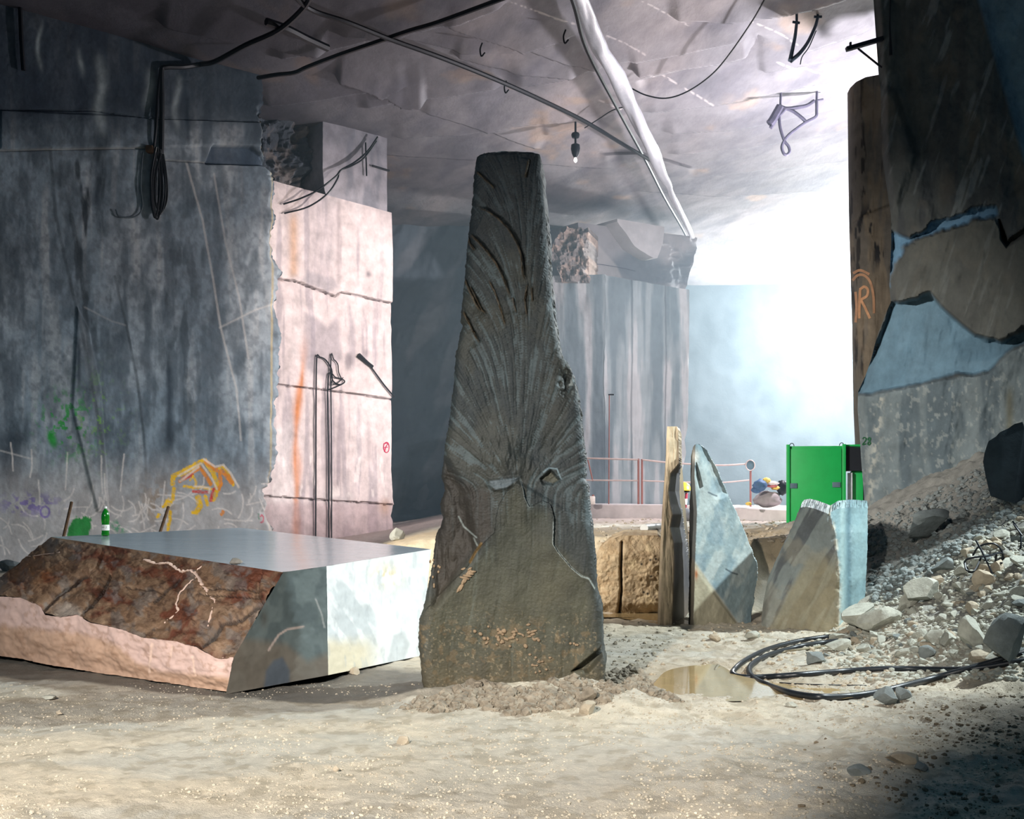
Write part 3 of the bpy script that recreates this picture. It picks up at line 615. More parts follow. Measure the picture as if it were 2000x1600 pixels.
# hanging dust
bm = bmesh.new(); bmesh.ops.create_cube(bm, size=1); hv = [(v.co.x*46+6, v.co.y*37.5+43.75, v.co.z*13+6) for v in bm.verts]; bm.verts.index_update(); hf = [[v.index for v in f.verts] for f in bm.faces]; bm.free()
hm = bpy.data.materials.new('dust_haze'); hm.use_nodes = True; nt = hm.node_tree; nt.nodes.remove(nt.nodes['Principled BSDF'])
vs = nt.nodes.new('ShaderNodeVolumeScatter'); vs.inputs['Color'].default_value = (.62, .87, 1, 1); vs.inputs['Density'].default_value = .012
nt.links.new(vs.outputs[0], nt.nodes['Material Output'].inputs['Volume'])
tag(mk('haze', hv, hf, hm, None, None, None), 'bluish dust haze filling the far chamber around the work light', 'haze', kind='stuff')
# ------------------------------------------------------------------ where a photo ray meets the ground
def hit(px, py, lift=0.0):
    px, py = np.atleast_1d(np.asarray(px, float)), np.atleast_1d(np.asarray(py, float)); out = []
    lo = int(np.searchsorted(yr, 4.2)); hi = int(np.searchsorted(yr, 34)); Y = yr[lo:hi]; cu_ = (px-CX)/F; ci = np.clip(np.searchsorted(ux, cu_)-1, 0, len(ux)-2)
    for k in range(len(px)):
        t = (cu_[k]-ux[ci[k]])/(ux[ci[k]+1]-ux[ci[k]]); g = GZ[lo:hi, ci[k]]*(1-t)+GZ[lo:hi, ci[k]+1]*t+lift
        e = EYE+(HY-py[k])/F*Y-g; i = int(np.argmax(e < 0)); i = max(i, 1); d = Y[i-1]+(Y[i]-Y[i-1])*np.clip(e[i-1]/(e[i-1]-e[i]+1e-12), 0, 1)
        out.append(((px[k]-CX)/F*d, d, EYE+(HY-py[k])/F*d))
    return np.array(out)

# ------------------------------------------------------------------ the standing stone
ML = prof([(284, 960), (287, 945), (292, 936), (302, 930), (320, 927), (400, 921), (450, 915), (500, 910), (550, 906), (600, 901), (628, 899), (634, 904), (650, 897), (700, 888), (760, 884), (830, 875), (860, 869), (900, 865), (930, 860), (940, 863), (960, 867), (975, 860), (985, 857), (1000, 859), (1012, 863), (1030, 858), (1038, 852), (1050, 848), (1100, 843), (1150, 834), (1190, 825), (1210, 819), (1225, 817), (1260, 817), (1290, 820), (1330, 824), (1350, 828), (1372, 846)])
MR = prof([(284, 990), (288, 1020), (292, 1048), (300, 1056), (340, 1057), (352, 1060), (400, 1064), (430, 1067), (500, 1070), (540, 1072), (552, 1077), (600, 1079), (650, 1087), (695, 1095), (701, 1104), (712, 1112), (722, 1117), (760, 1127), (800, 1133), (850, 1138), (890, 1142), (925, 1143), (934, 1140), (945, 1147), (1000, 1152), (1060, 1159), (1100, 1162), (1160, 1165), (1182, 1172), (1195, 1176), (1230, 1177), (1270, 1178), (1300, 1183), (1340, 1181), (1372, 1176)])
ML_ = lambda v: ML(v)+2.5*(vn(v*.13, 0*v, 0., 77)-.5)+1.5*(vn(v*.4, 0*v, 0., 78)-.5)
MR_ = lambda v: MR(v)+2.5*(vn(v*.11, 0*v, 0., 79)-.5)+2*(vn(v*.35, 0*v, 0., 80)-.5)
gouges = [([(932, 402), (950, 408), (975, 425), (995, 445), (1012, 472), (1022, 500), (1025, 535), (1032, 555)], 7, .050), ([(917, 452), (935, 470), (955, 492), (972, 515), (985, 540), (996, 570), (1003, 580)], 6, .040), ([(912, 452), (920, 475), (930, 490)], 5, .04),
          ([(918, 555), (930, 578), (943, 605), (952, 612)], 4, .030), ([(908, 540), (918, 565), (932, 595), (942, 610)], 4, .035), ([(905, 605), (918, 630), (930, 655), (942, 672)], 4, .03), ([(955, 545), (968, 570), (980, 605), (990, 640)], 2.5, .012),
          ([(1032, 555), (1027, 585), (1031, 618)], 2.5, .02), ([(1003, 580), (1010, 612)], 3, .02), ([(1040, 560), (1042, 590)], 2.5, .015), ([(930, 330), (950, 350), (970, 368)], 4, .02), ([(1036, 310), (1028, 350)], 4, .02)]
stairs = [([(1012, 936), (1005, 948), (988, 962), (975, 985), (969, 1010), (966, 1040), (950, 1055), (928, 1078), (915, 1105), (880, 1140), (850, 1170), (826, 1200)], .075, 60),    # the raised lower plate, left edge
          ([(1016, 935), (1022, 955), (1025, 972), (1034, 990), (1060, 978), (1075, 985), (1082, 1010), (1081, 1040), (1080, 1062), (1090, 1078), (1115, 1108), (1135, 1125), (1150, 1130), (1160, 1148)], -.05, 50)]
def mo_dir(U, V):
    k1 = ss(600, 760, V); k2 = ss(915, 985, V)
    a = np.stack([np.clip((1030-U)/125, -.35, 1.0), np.ones(U.shape)], -1); b = np.stack([(1012-U)/(40+.9*np.abs(930-V)), np.ones(U.shape)], -1); c = np.stack([-.10+.12*np.sin(V*.02), np.ones(U.shape)], -1)
    d = (a*(1-k1)[..., None]+b*k1[..., None])*(1-k2)[..., None]+c*k2[..., None]; return d/np.linalg.norm(d, axis=-1)[..., None]
def mo_flow(U, V):
    """fibres: noise smeared along the lines of the split"""
    t = 0
    for sg_ in (1, -1):
        u, v = U.copy(), V.copy()
        for i in range(9):
            t = t+vn(u*.30, v*.30, 0., 5)+.8*vn(u*.12, v*.12, 0., 6); d = mo_dir(u, v); u = u+sg_*5*d[..., 0]; v = v+sg_*5*d[..., 1]
    return .5+(t/18/1.8-.5)*3.8*(1-.62*ss(960, 1060, V))
def mo_disp(U, V):
    el, er = U-ML(V), MR(V)-U
    d = -.10*(1-np.sqrt(np.clip(1-(1-np.clip(el/26, 0, 1))**2, 0, 1)))-.06*(1-np.sqrt(np.clip(1-(1-np.clip(er/16, 0, 1))**2, 0, 1)))
    d = d+.05*(fbm(U*.014, V*.009, 0., 3)-.5)+.016*(mo_flow(U, V)-.5)+.006*(fbm(U*.3, V*.3, 0., 9, 3)-.5)
    for p_, wd, a in gouges:
        l, s, t = pld(U, V, p_); env = ss(0, .15, t)*(1-ss(.8, 1, t))+.1; l = l+2.5*(vn(U*.12, V*.12, 0., 61)-.5)
        d = d-a*.9*env*np.exp(-(l/(wd*.42))**2)+a*.9*env*np.where(s > 0, np.exp(-np.abs(l)/26), 0)
    for p_, a, reach in stairs:
        l, s, t = pld(U, V, p_); d = d+abs(a)*np.where(s*np.sign(a) < 0, np.exp(-l/reach), 0)*ss(0, .03, t)
    # shell-shaped break: lip over a hollow
    d = d+.06*np.exp(-(((U-985)/45)**2+((V-895)/42)**2))-.05*np.exp(-(((U-1030)/30)**2+((V-880)/26)**2))
    d = d+.035*poly(U, V, [(956, 938), (1016, 932), (990, 955), (965, 958), (950, 948)], 5)
    d = d-.06*poly(U, V, [(1056, 935), (1076, 919), (1094, 938), (1080, 946), (1060, 945)], 3)
    rip = fbm(U*.09, (V+.9*U)*.035, 0., 15, 3)
    d = d+.045*(rip-.5)*np.exp(-(((U-1010)/90)**2+((V-890)/55)**2))
    d = d-.08*poly(U, V, [(868, 900), (900, 945), (912, 1000), (930, 1075), (905, 1110), (850, 1180), (840, 1050), (858, 950)], 14)*(.5+ridged(U*.03, V*.012, 16, 3))
    d = d-.10*np.exp(-(((U-1108)/14)**2+((V-745)/26)**2))*(.6+.8*vn(U*.12, V*.12, 0., 17))
    d = d-.10*poly(U, V, [(1118, 1312), (1180, 1262), (1186, 1272), (1150, 1312)], 4)
    d = d+.05*ss(1180, 1320, V)*(1-ss(830, 900, U)) - .16*(1-ss(284, 305, V+4*vn(U*.2, V*.2, 0., 3)))
    return d
def mo_col(U, V):
    n = fbm(U*.012, V*.008, 0., 21); fl = mo_flow(U, V); f = fbm(U*.25, V*.25, 0., 23, 3)
    c = np.ones(U.shape+(3,))*lin(72, 75, 72)
    c = mix(c, lin(58, 64, 66), ss(.5, .66, fl)*.6); c = mix(c, lin(96, 90, 76), ss(.5, .68, n)*.45); c = mix(c, lin(116, 126, 126), (1-ss(.30, .44, fl))*.6)
    c = mix(c, lin(60, 62, 66), (1-ss(330, 560, V))*.55)  # dim bluish light on the upper part painted in
    c = mix(c, lin(72, 60, 50), poly(U, V, [(868, 900), (900, 940), (960, 960), (965, 1040), (925, 1080), (905, 1110), (850, 1190), (840, 1050)], 14)*.75)  # shaded left facet and, next line, the lit lower plate painted in
    c = mix(c, lin(96, 92, 72), poly(U, V, [(1005, 945), (1030, 990), (1075, 1000), (1085, 1065), (1150, 1130), (1170, 1340), (840, 1340), (840, 1190), (960, 1060)], 16)*.55)
    c = mix(c, lin(60, 62, 54), np.exp(-((U-964-.05*(V-1000))/4)**2)*ss(980, 1010, V)*(1-ss(1080, 1120, V))*.6)
    for p_, wd, a in gouges:
        l, s, t = pld(U, V, p_); env = ss(0, .1, t)*(1-ss(.85, 1, t)); c = mix(c, lin(112, 86, 56), (1-ss(1.5, 3.5, np.abs(l-wd*.5)))*env*.8*(.3+f)*(s > 0))  # lit lips of the gouges painted on
    for p_, a in (([(1016, 935), (1022, 955), (1025, 972), (1034, 990)], .6), ([(1081, 1020), (1080, 1062), (1090, 1078), (1115, 1108), (1135, 1125), (1150, 1130), (1162, 1150)], .9), ([(895, 1010), (905, 1030), (930, 1050)], .7), ([(925, 1052), (932, 1066)], .7)):
        c = mix(c, lin(190, 192, 184), (1-ss(.5, 2.6, pld(U, V, p_)[0]))*a*(.5+f))
    c = mix(c, lin(200, 200, 190), (ss(.58, .66, fbm(U*.16, V*.12, 0., 25)))*np.exp(-(((U-1108)/14)**2+((V-745)/28)**2)**2)*.8)
    c = mix(c, lin(150, 110, 50), (1-ss(1, 4, pld(U, V, [(940, 1062), (928, 1080), (918, 1098)])[0]))*.7)
    c = mix(c, lin(132, 138, 140), poly(U, V, [(956, 940), (1016, 933), (990, 953), (968, 957), (958, 948)], 2)*.9); c = mix(c, lin(112, 104, 84), poly(U, V, [(1058, 936), (1076, 921), (1092, 938), (1080, 944)], 2)*.8); c = mix(c, lin(160, 176, 180), (1-ss(.5, 2.2, pld(U, V, [(1062, 922), (1072, 914), (1088, 916), (1096, 936)])[0]))*.8)  # light on the ledge and the notch's upper edge painted in
    md = ss(.60, .68, fbm(U*.08, V*.08, 0., 27)+.16*np.exp(-(((U-985)/65)**2+((V-1248)/26)**2)))
    c = mix(c, lin(128, 108, 82), md*.6*ss(1190, 1240, V))
    c = mix(c, lin(112, 98, 76), ss(1240, 1350, V+40*(f-.5))*.5)
    c = mix(c, lin(170, 152, 126), ss(.70, .74, f)*ss(1150, 1250, V)*.5)
    c = c*np.array([.40, .46, .50])*(1+.45*ss(980, 1200, V))[..., None]*np.where(ss(980, 1200, V)[..., None] > 0, 1+ss(980, 1200, V)[..., None]*np.array([.10, 0, -.12]), 1)  # cool sheen overall and warm light low down, put into the colour
    c = mix(c, lin(206, 208, 204), (1-ss(286, 296, V+5*vn(U*.15, V*.15, 0., 33)))*.8)
    return c
v = np.linspace(284, 1374, 820); U, V = span(ML_, MR_, v, None, None, 270)
stone, s_mo = sheet('standing_stone', U, V, Plane((0, 9.35, 0), (0, -1, 0)), M_stone, mo_disp, mo_col, (.098, 1, .0), .62, skirt=4, jag=.012, smooth=45)
tag(stone, 'tall dark tapering standing stone set upright in a heap of mud', 'standing stone')
M_clay = mat('dried_clay', (146, 126, 102), rough=.9, var=.25, scale=18, bump=.5)
def splat(pts_, seed):
    r = np.random.default_rng(seed); vs_, fs_ = [], []
    for (x, y, w_, h_, a) in pts_:
        v_, f_ = rockpts(int(r.integers(1e6)), (1, 1, 1), 1, 4, .1, .8, 1); cpt = s_mo(np.array([x]), np.array([y]), .004)[0]; q = w_*9.35/F/2, h_*9.35/F/2
        ca, sa = math.cos(a), math.sin(a); xx = v_[:, 0]*q[0]; zz = v_[:, 2]*q[1]
        b_ = sum(len(k) for k in vs_); vs_.append(np.stack([cpt[0]+xx*ca-zz*sa, cpt[1]+v_[:, 1]*.014, cpt[2]+xx*sa+zz*ca], -1)); fs_ += [[i+b_ for i in f] for f in f_]
    return np.concatenate(vs_), fs_
fing = [(898+4*i, 1150-7*i+(3 if i % 2 else -2), 7, 22-1.2*i, -.55+.04*i) for i in range(6)]+[(908+5*i, 1128-4*i, 24-2*i, 6, -.25+.1*i) for i in range(4)]+[(906, 1112, 16, 6, .2), (918, 1110, 12, 5, .5)]
vv_, ff_ = splat(fing, 4); tag(mk('clay_smear', vv_, ff_, M_clay, stone, None, 60), 'fan of pale dried clay squeezed on to the stone', kind='stuff')
r_ = np.random.default_rng(8)
bl = [(r_.normal(980, 30), r_.normal(1246, 10), r_.uniform(5, 14), r_.uniform(4, 10), r_.uniform(-1, 1)) for _ in range(34)]+[(r_.normal(1035, 10), r_.normal(1235, 8), r_.uniform(6, 14), r_.uniform(4, 8), .2) for _ in range(10)]+[(1120+r_.normal(0, 5), 1258+r_.normal(0, 4), 7, 6, 0) for _ in range(4)]+[(r_.normal(1050, 14), r_.normal(1300, 9), r_.uniform(4, 9), r_.uniform(4, 7), 0) for _ in range(14)]+[(r_.normal(848, 6), r_.normal(1115, 18), 5, 7, 0) for _ in range(10)]
vv_, ff_ = splat(bl, 5); tag(mk('clay_crust', vv_, ff_, M_clay, stone, None, 60), 'lumpy crust of dried clay low on the stone', kind='stuff')

# ------------------------------------------------------------------ the big sawn block
M_blk = mat('sawn_marble', rough=.55, var=.16, scale=4, bump=.12, bscale=12, attr=True, dist=.01)
M_top = mat('wet_polished_marble', (150, 158, 164), rough=.17, var=.12, scale=2.2, bump=.02, stretch=(.4, 2, 1), spec=.5)
M_wea = mat('iron_stained_crust', rough=.5, var=.45, scale=7, bump=.7, bscale=16, attr=True, dist=.03, spec=.4)
def wl_(p): return P(*p)
L_, Bk_, R_, N1_, N2_ = P(100, 1049, 12.8), P(470, 1031, 14.6), P(842, 1073, 11.9), P(638, 1106, 10.15), P(553, 1118, 9.75)
C0, BR1, BR2 = P(441, 1356, 9.42), P(641, 1319, 10.02), P(822, 1281, 11.62)
low_edge = [(-80, 1196, 11.75), (0, 1165, 11.15), (40, 1168, 10.98), (75, 1182, 10.82), (90, 1200, 10.74), (118, 1206, 10.6), (150, 1200, 10.5), (178, 1217, 10.36), (240, 1230, 10.12), (280, 1246, 9.97), (345, 1253, 9.74), (378, 1263, 9.62), (420, 1285, 9.48), (456, 1284, 9.42)]
bot_edge = [(-80, 1270, 11.85), (0, 1284, 11.2), (150, 1312, 10.5), (300, 1334, 9.92), (441, 1356, 9.42)]
def pl3(pts, n):
    p = np.array([P(*q) if not isinstance(q, np.ndarray) else q for q in pts]); l = np.concatenate([[0], np.cumsum(np.linalg.norm(np.diff(p, axis=0), axis=1))]); t = np.linspace(0, l[-1], n)
    return np.stack([np.interp(t, l, p[:, k]) for k in range(3)], -1)
class Patches:
    def __init__(s): s.v, s.f, s.c, s.n = [], [], [], 0
    def ruled(s, top, bot, nr, nc, disp=None, col=None):
        a, b = pl3(top, nc), pl3(bot, nc); t = np.linspace(0, 1, nr)[:, None, None]; p = a[None]*(1-t)+b[None]*t
        U = CX+F*p[..., 0]/p[..., 1]; V = HY-F*(p[..., 2]-EYE)/p[..., 1]
        n = np.cross(p[-1, 0]-p[0, 0], p[0, -1]-p[0, 0]); n /= np.linalg.norm(n)
        if disp: p = p+n*disp(U, V)[..., None]
        s.v.append(p.reshape(-1, 3)); s.f += (gridfaces(nr, nc)+s.n).tolist(); s.n += nr*nc
        s.c.append((col(U, V) if col else np.ones(U.shape+(3,))*.4).reshape(-1, 3)); return s
    def build(s, name, m, parent, sm=40): return mk(name, np.concatenate(s.v), s.f, m, parent, np.concatenate(s.c), sm)
blk = empty('marble_block', (-2.9, 11.6, .02), 'huge sawn marble block with rust-brown front face and smooth wet top', 'marble block')
def pink_col(U, V):
    f = fbm(U*.1, V*.1, 0., 3); c = np.ones(U.shape+(3,))*lin(206, 178, 168); c = mix(c, lin(184, 150, 122), ss(-8, 8, V-np.interp(U, [0, 160, 235, 260, 300, 440], [1222, 1238, 1262, 1290, 1310, 1322])+6*(f-.5))*.75)  # tan lower band imitates a warmer patch of lamplight
    c = mix(c, lin(150, 116, 92), ss(.58, .68, f)*.4)
    for p_ in ([(297, 1258), (292, 1290), (286, 1315)], [(336, 1262), (334, 1282)], [(374, 1285), (380, 1320)]): c = mix(c, lin(236, 206, 186), (1-ss(1, 3.2, pld(U, V, p_)[0]))*.7)
    return c
pink_d = lambda U, V: .05*(fbm(U*.03, V*.04, 0., 7)-.5)+.02*(fbm(U*.15, V*.15, 0., 8)-.5)-.05*ss(.55, 1, (V-np.interp(U, [0, 440], [1165, 1285]))/np.interp(U, [0, 440], [118, 72]))
def facet_col(U, V):  # shade of the facet and warm light low on it painted in
    c = np.ones(U.shape+(3,))*lin(84, 94, 94); c = mix(c, lin(62, 72, 74), ss(.48, .62, fbm(U*.03, V*.02, 0., 5))*.6)
    c = mix(c, lin(104, 92, 78), ss(-10, 14, V-np.interp(U, [440, 560, 600, 650], [1240, 1256, 1290, 1270]))*.6)
    c = mix(c, lin(70, 80, 90), poly(U, V, [(515, 1345), (520, 1310), (535, 1290), (552, 1284), (566, 1310), (566, 1335)], 4)*.85)
    c = mix(c, lin(160, 146, 138), (1-ss(1, 3, pld(U, V, [(525, 1270), (545, 1240), (560, 1230), (592, 1224)])[0]))*.8)
    c = mix(c, lin(150, 152, 150), (1-ss(.5, 2.5, pld(U, V, [(616, 1170), (628, 1200), (634, 1225)])[0]))*.6); c = mix(c, lin(60, 50, 40), np.exp(-(((U-516)/7)**2+((V-1208)/18)**2))*.5); return c
def right_col(U, V):
    c = np.ones(U.shape+(3,))*lin(222, 224, 222); f = fbm(U*.06, V*.05, 0., 9)
    g = poly(U, V, [(640, 1128), (668, 1135), (700, 1160), (728, 1190), (738, 1230), (735, 1262), (690, 1262), (655, 1262), (640, 1240)], 5)
    c = mix(c, lin(176, 184, 186), g*.6); c = mix(c, lin(228, 230, 228), ss(.5, .6, fbm((U-V*.6)*.05, (U+V)*.012, 0., 13))*.7)
    c = mix(c, lin(170, 176, 178), poly(U, V, [(768, 1240), (790, 1232), (800, 1260), (790, 1290), (755, 1300)], 4)*.6)
    c = mix(c, lin(206, 186, 130), np.exp(-(((U-755)/26)**2+((V-1125)/22)**2))*ss(.42, .6, fbm(U*.1, V*.06, 0., 15))*.8)
    c = mix(c, lin(210, 196, 160), ss(1235, 1270, V+18*(f-.5))*(1-ss(700, 760, U))*.75); c = mix(c, lin(172, 178, 180), ss(.62, .7, fbm(U*.12, V*.03, 0., 17))*.35); return c
sm_d = lambda U, V: .015*(fbm(U*.04, V*.04, 0., 6)-.5)
pt = Patches()
pt.ruled(low_edge, bot_edge, 40, 260, pink_d, pink_col)
pt.ruled([N2_, N1_], [(456, 1284, 9.42), BR1], 10, 40, None, facet_col)
pt.v.pop(); pt.c.pop(); del pt.f[-(9*39):]; pt.n -= 400
# the dark facet is a five-sided polygon: rows from its left edge (two segments) to its upright right edge
lft = pl3([N2_, (456, 1284, 9.42), C0], 90); rgt = pl3([N1_, BR1], 90); t = np.linspace(0, 1, 70)[None, :, None]
p_ = lft[:, None]*(1-t)+rgt[:, None]*t; U_ = CX+F*p_[..., 0]/p_[..., 1]; V_ = HY-F*(p_[..., 2]-EYE)/p_[..., 1]
n_ = np.cross(BR1-N2_, N1_-N2_); n_ /= np.linalg.norm(n_)
pt.v.append((p_+n_*sm_d(U_, V_)[..., None]).reshape(-1, 3)); pt.f += (gridfaces(90, 70)+pt.n).tolist(); pt.c.append(facet_col(U_, V_).reshape(-1, 3)); pt.n += 90*70
pt.ruled([N1_, R_], [BR1, BR2], 90, 110, sm_d, right_col)
bb = np.array([Bk_[0]+.1, Bk_[1]+.1, .05]); bl_ = np.array([-6.3, 13.2, .05])
pt.ruled([R_, Bk_], [BR2, bb], 4, 4); pt.ruled([Bk_, L_], [bb, bl_], 4, 4); pt.ruled([L_, P(-80, 1196, 11.75)], [bl_, P(-80, 1270, 11.85)], 4, 4)
pt.build('block_body', M_blk, blk)
# smooth top
tp_ = Patches(); tp_.ruled([L_, Bk_, R_], [L_, N2_, N1_, R_], 24, 60); tp_.build('polished_top', M_top, blk, 60)
# weathered front
cr_ = [([(76, 1195), (110, 1160), (150, 1128), (166, 1120)], 7, .07), ([(160, 1196), (190, 1160), (208, 1130), (212, 1120)], 6, .06), ([(300, 1175), (330, 1150), (350, 1130)], 6, .03), ([(395, 1262), (430, 1222), (480, 1198), (516, 1178)], 6, .05), ([(245, 1147), (320, 1158)], 1.5, .02), ([(395, 1150), (460, 1152), (522, 1158)], 1.5, .02), ([(390, 1162), (450, 1164), (515, 1168)], 1.5, .02), ([(200, 1080), (190, 1110), (150, 1130)], 3, .03), ([(512, 1120), (505, 1165), (512, 1178)], 2, .02)]
def we_d(U, V):
    d = .06*(fbm(U*.03-V*.01, V*.03+U*.012, 0., 3)-.5)+.03*(fbm(U*.12, V*.12, 0., 4)-.5)
    for p, wd, a in cr_: l, s, t = pld(U, V, p); d = d-a*np.exp(-(l/wd)**2)+a*.5*np.where(s < 0, np.exp(-l/14), 0)
    return d*ss(0, 6, V-np.interp(U, [100, 553], [1049, 1118]))
def we_col(U, V):
    n = fbm((U+V*.8)*.02, (V-.3*U)*.03, 0., 5); f = fbm(U*.1, V*.1, 0., 6); c = np.ones(U.shape+(3,))*lin(112, 88, 68)
    c = mix(c, lin(88, 44, 28), ss(.46, .62, n)*.85); c = mix(c, lin(136, 112, 90), ss(.52, .66, fbm((U+V)*.025, (V-.4*U)*.02, 0., 8))*.65); c = mix(c, lin(104, 104, 102), ss(.55, .68, fbm(U*.04, V*.05, 0., 9))*.45); c = mix(c, lin(50, 30, 22), ss(.58, .68, f)*.5)
    c = mix(c, lin(120, 74, 32), np.exp(-(((U-60)/50)**2+((V-1120)/30)**2))*.5)
    for p, wd, a in cr_: c = mix(c, lin(30, 22, 18), (1-ss(.5, wd*.6, pld(U, V, p)[0]))*.8)
    c = mix(c, lin(170, 158, 146), np.exp(-(((U-130)/26)**2+((V-1196)/16)**2)**2)*.7); return c
we = Patches(); we.ruled([L_, N2_], low_edge, 130, 330, we_d, we_col); wo = we.build('weathered_face', M_wea, blk, 50); tag(wo, 'rust-brown weathered front face')
def on_face(px, py):     # a point on the weathered face
    a, b = pl3([L_, N2_], 200), pl3(low_edge, 200); best = None
    t = np.linspace(0, 1, 120)[:, None, None]; p = a[None]*(1-t)+b[None]*t; U = CX+F*p[..., 0]/p[..., 1]; V = HY-F*(p[..., 2]-EYE)/p[..., 1]
    k = np.argmin((U-px)**2+(V-py)**2); q = p.reshape(-1, 3)[k]; n = np.cross(b[0]-a[0], a[-1]-a[0]); n /= np.linalg.norm(n); return q+n*float(we_d(np.array([[px]], float), np.array([[py]], float))[0, 0])
M_quartz = mat('calcite', (212, 184, 168), rough=.8, var=.2, scale=20, bump=.5)
for k, (pts, r0) in enumerate((([(283, 1093), (300, 1100), (318, 1104), (330, 1101), (342, 1108), (354, 1118), (366, 1115), (378, 1118), (388, 1128), (394, 1142), (402, 1150), (408, 1163), (420, 1172)], .026), ([(384, 1130), (370, 1145), (352, 1163), (345, 1180), (347, 1194), (335, 1204), (320, 1216)], .014), ([(421, 1174), (414, 1200), (406, 1222)], .011), ([(52, 1090), (80, 1086), (116, 1079)], .011), ([(380, 1122), (388, 1114), (395, 1107)], .010))):
    q = np.array([on_face(*s) for s in pts]); q = smoothpts(q, 5); q += (rng.random(q.shape)-.5)*.012
    tag(tube('calcite_vein', q, r0*(.45+.6*rng.random(len(q))), M_quartz, blk, 6, 1, flat=.6), 'pale vein standing out of the brown face')
# chip of stone by the front edge of the top
def top_z(x, y):
    n = np.cross(N1_-L_, R_-L_); return L_[2]-(n[0]*(x-L_[0])+n[1]*(y-L_[1]))/n[2]
def on_top(px, py):
    n = np.cross(N1_-L_, R_-L_); r = np.array([(px-CX)/F, 1, (HY-py)/F]); e = np.array([0, 0, EYE]); return e+r*(((L_-e) @ n)/(r @ n))
q = on_top(461, 1101); v_, f_ = rockpts(301, (.085, .05, .032), 2, 9)
tag(mk('stone_chip', v_+q+[0, 0, .022], f_, mat('grey_stone', (120, 118, 112), var=.35, scale=14, bump=.4), None, None, 30), 'flat grey chip of stone lying by the front edge of the block top', 'stone')
# bottle
bq = on_top(206, 1046.5); bt = empty('plastic_bottle', bq, 'green plastic water bottle with white cap standing on the marble block', 'bottle')
M_green = mat('green_plastic', (22, 150, 30), rough=.12, var=.05, bump=0, trans=.55, spec=.6); M_white = mat('white_paper', (236, 236, 230), rough=.6, var=.05, bump=0)
lathe('bottle_body', [(.030, 0), (.042, .004), (.045, .02), (.041, .045), (.044, .06), (.044, .125), (.040, .14), (.043, .155), (.046, .19), (.047, .215), (.043, .25), (.030, .285), (.016, .305), (.014, .312), (.014, .322)], bq, M_green, bt)
lb = lathe('paper_label', [(.0452, .062), (.0452, .128)], bq, M_white, bt)
lathe('cap', [(.0165, .316), (.017, .318), (.017, .336), (.015, .339)], bq, M_white, bt)
M_ink = mat('green_ink', (30, 60, 44), bump=0, var=.0)
for i, (a, b_) in enumerate((((-.030, .098), (-.024, .104)), ((-.020, .092), (-.016, .106)), ((-.012, .096), (-.006, .104)), ((-.003, .092), (.002, .104)), ((.020, .085), (.024, .110)))):
    pts = [(bq[0]+x, bq[1]-math.sqrt(max(.0460**2-x*x, 1e-6)), bq[2]+z) for x, z in (a, ((a[0]+b_[0])/2+.003, (a[1]+b_[1])/2), b_)]
    o = tube('lettering', pts, .0016, M_ink, bt, 5, 2); o.parent = lb; o.location = Vector(o.location)
# iron rods stuck in the ground behind the block
for (b_, t_, D, lab) in (((124, 1050), (140, 981), 14.7, 'short rusty iron rod leaning near the green paint splash behind the block'), ((312, 1042), (329, 990), 15.4, 'dark iron rod leaning behind the block beneath the yellow graffiti')):
    a, b = P(*b_, D), P(*t_, D+.25); a = a-(b-a)*(a[2]/(b[2]-a[2])); tag(tube('iron_rod', [a, b], .021, M_iron, None, 8, 1), lab, 'rod')

# ------------------------------------------------------------------ the three raised slabs
M_slab = mat('split_marble', rough=.6, var=.22, scale=6, bump=.4, bscale=28, attr=True, dist=.012, spec=.35)
eT1 = prof([(833, 1303), (845, 1302), (900, 1300), (1000, 1293), (1100, 1288), (1228, 1284)]); eT2 = prof([(833, 1322), (840, 1325), (900, 1326), (980, 1328), (1030, 1335), (1100, 1343), (1228, 1346)])
dv = prof([(833, 1330), (905, 1326), (925, 1309), (960, 1305), (985, 1308), (1005, 1313), (1030, 1308), (1060, 1315), (1100, 1316), (1228, 1312)])
v = np.linspace(833, 1228, 260); U, V = span(eT1, eT2, v, None, None, 50)
def t1_d(U, V): return -.045*np.clip(U-dv(V), 0, 60)+.03*(fbm(U*.2, V*.03, 0., 3)-.5)-.04*(1-ss(0, 5, U-eT1(V)))
def t1_c(U, V):
    c = np.ones(U.shape+(3,))*lin(176, 156, 128); c = mix(c, lin(214, 196, 164), (1-ss(880, 960, V))*.8); c = mix(c, lin(130, 114, 96), ss(.5, .64, fbm(U*.2, V*.02, 0., 4))*.5); c = mix(c, lin(54, 62, 76), ss(0, 3, U-dv(V))*.85); c = mix(c, lin(110, 92, 70), ss(1130, 1200, V)*.45)  # shaded right face and the shadow across the foot painted in
    c = mix(c, lin(96, 80, 60), np.exp(-((U-dv(V)+3)/3)**2)*ss(.45, .6, fbm(U*.2, V*.06, 0., 8))*.6); return c
o, _ = sheet('stone_slab', U, V, Plane((0, 14.3, 0), (0, -1, 0)), M_slab, t1_d, t1_c, (.19, 1, 0), 1.0, ray=True, skirt=3, jag=.02); tag(o, 'thin tall slab of cream stone standing on edge at the pool', 'stone slab')
eS1 = prof([(868, 1357), (873, 1353), (890, 1349), (1000, 1346), (1228, 1344)]); eS2 = prof([(868, 1362), (872, 1370), (880, 1380), (905, 1393), (960, 1417), (1030, 1449), (1095, 1474), (1112, 1479), (1170, 1471), (1228, 1462)])
v = np.linspace(868, 1228, 300); U, V = span(lambda q: eS1(q)+1.5*vn(q*.1, 0*q, 0., 3), lambda q: eS2(q)+3*vn(q*.08, 0*q, 0., 4), v, None, None, 110)
dg = prof([(868, 1358), (930, 1356), (1000, 1361), (1100, 1357), (1228, 1354)])
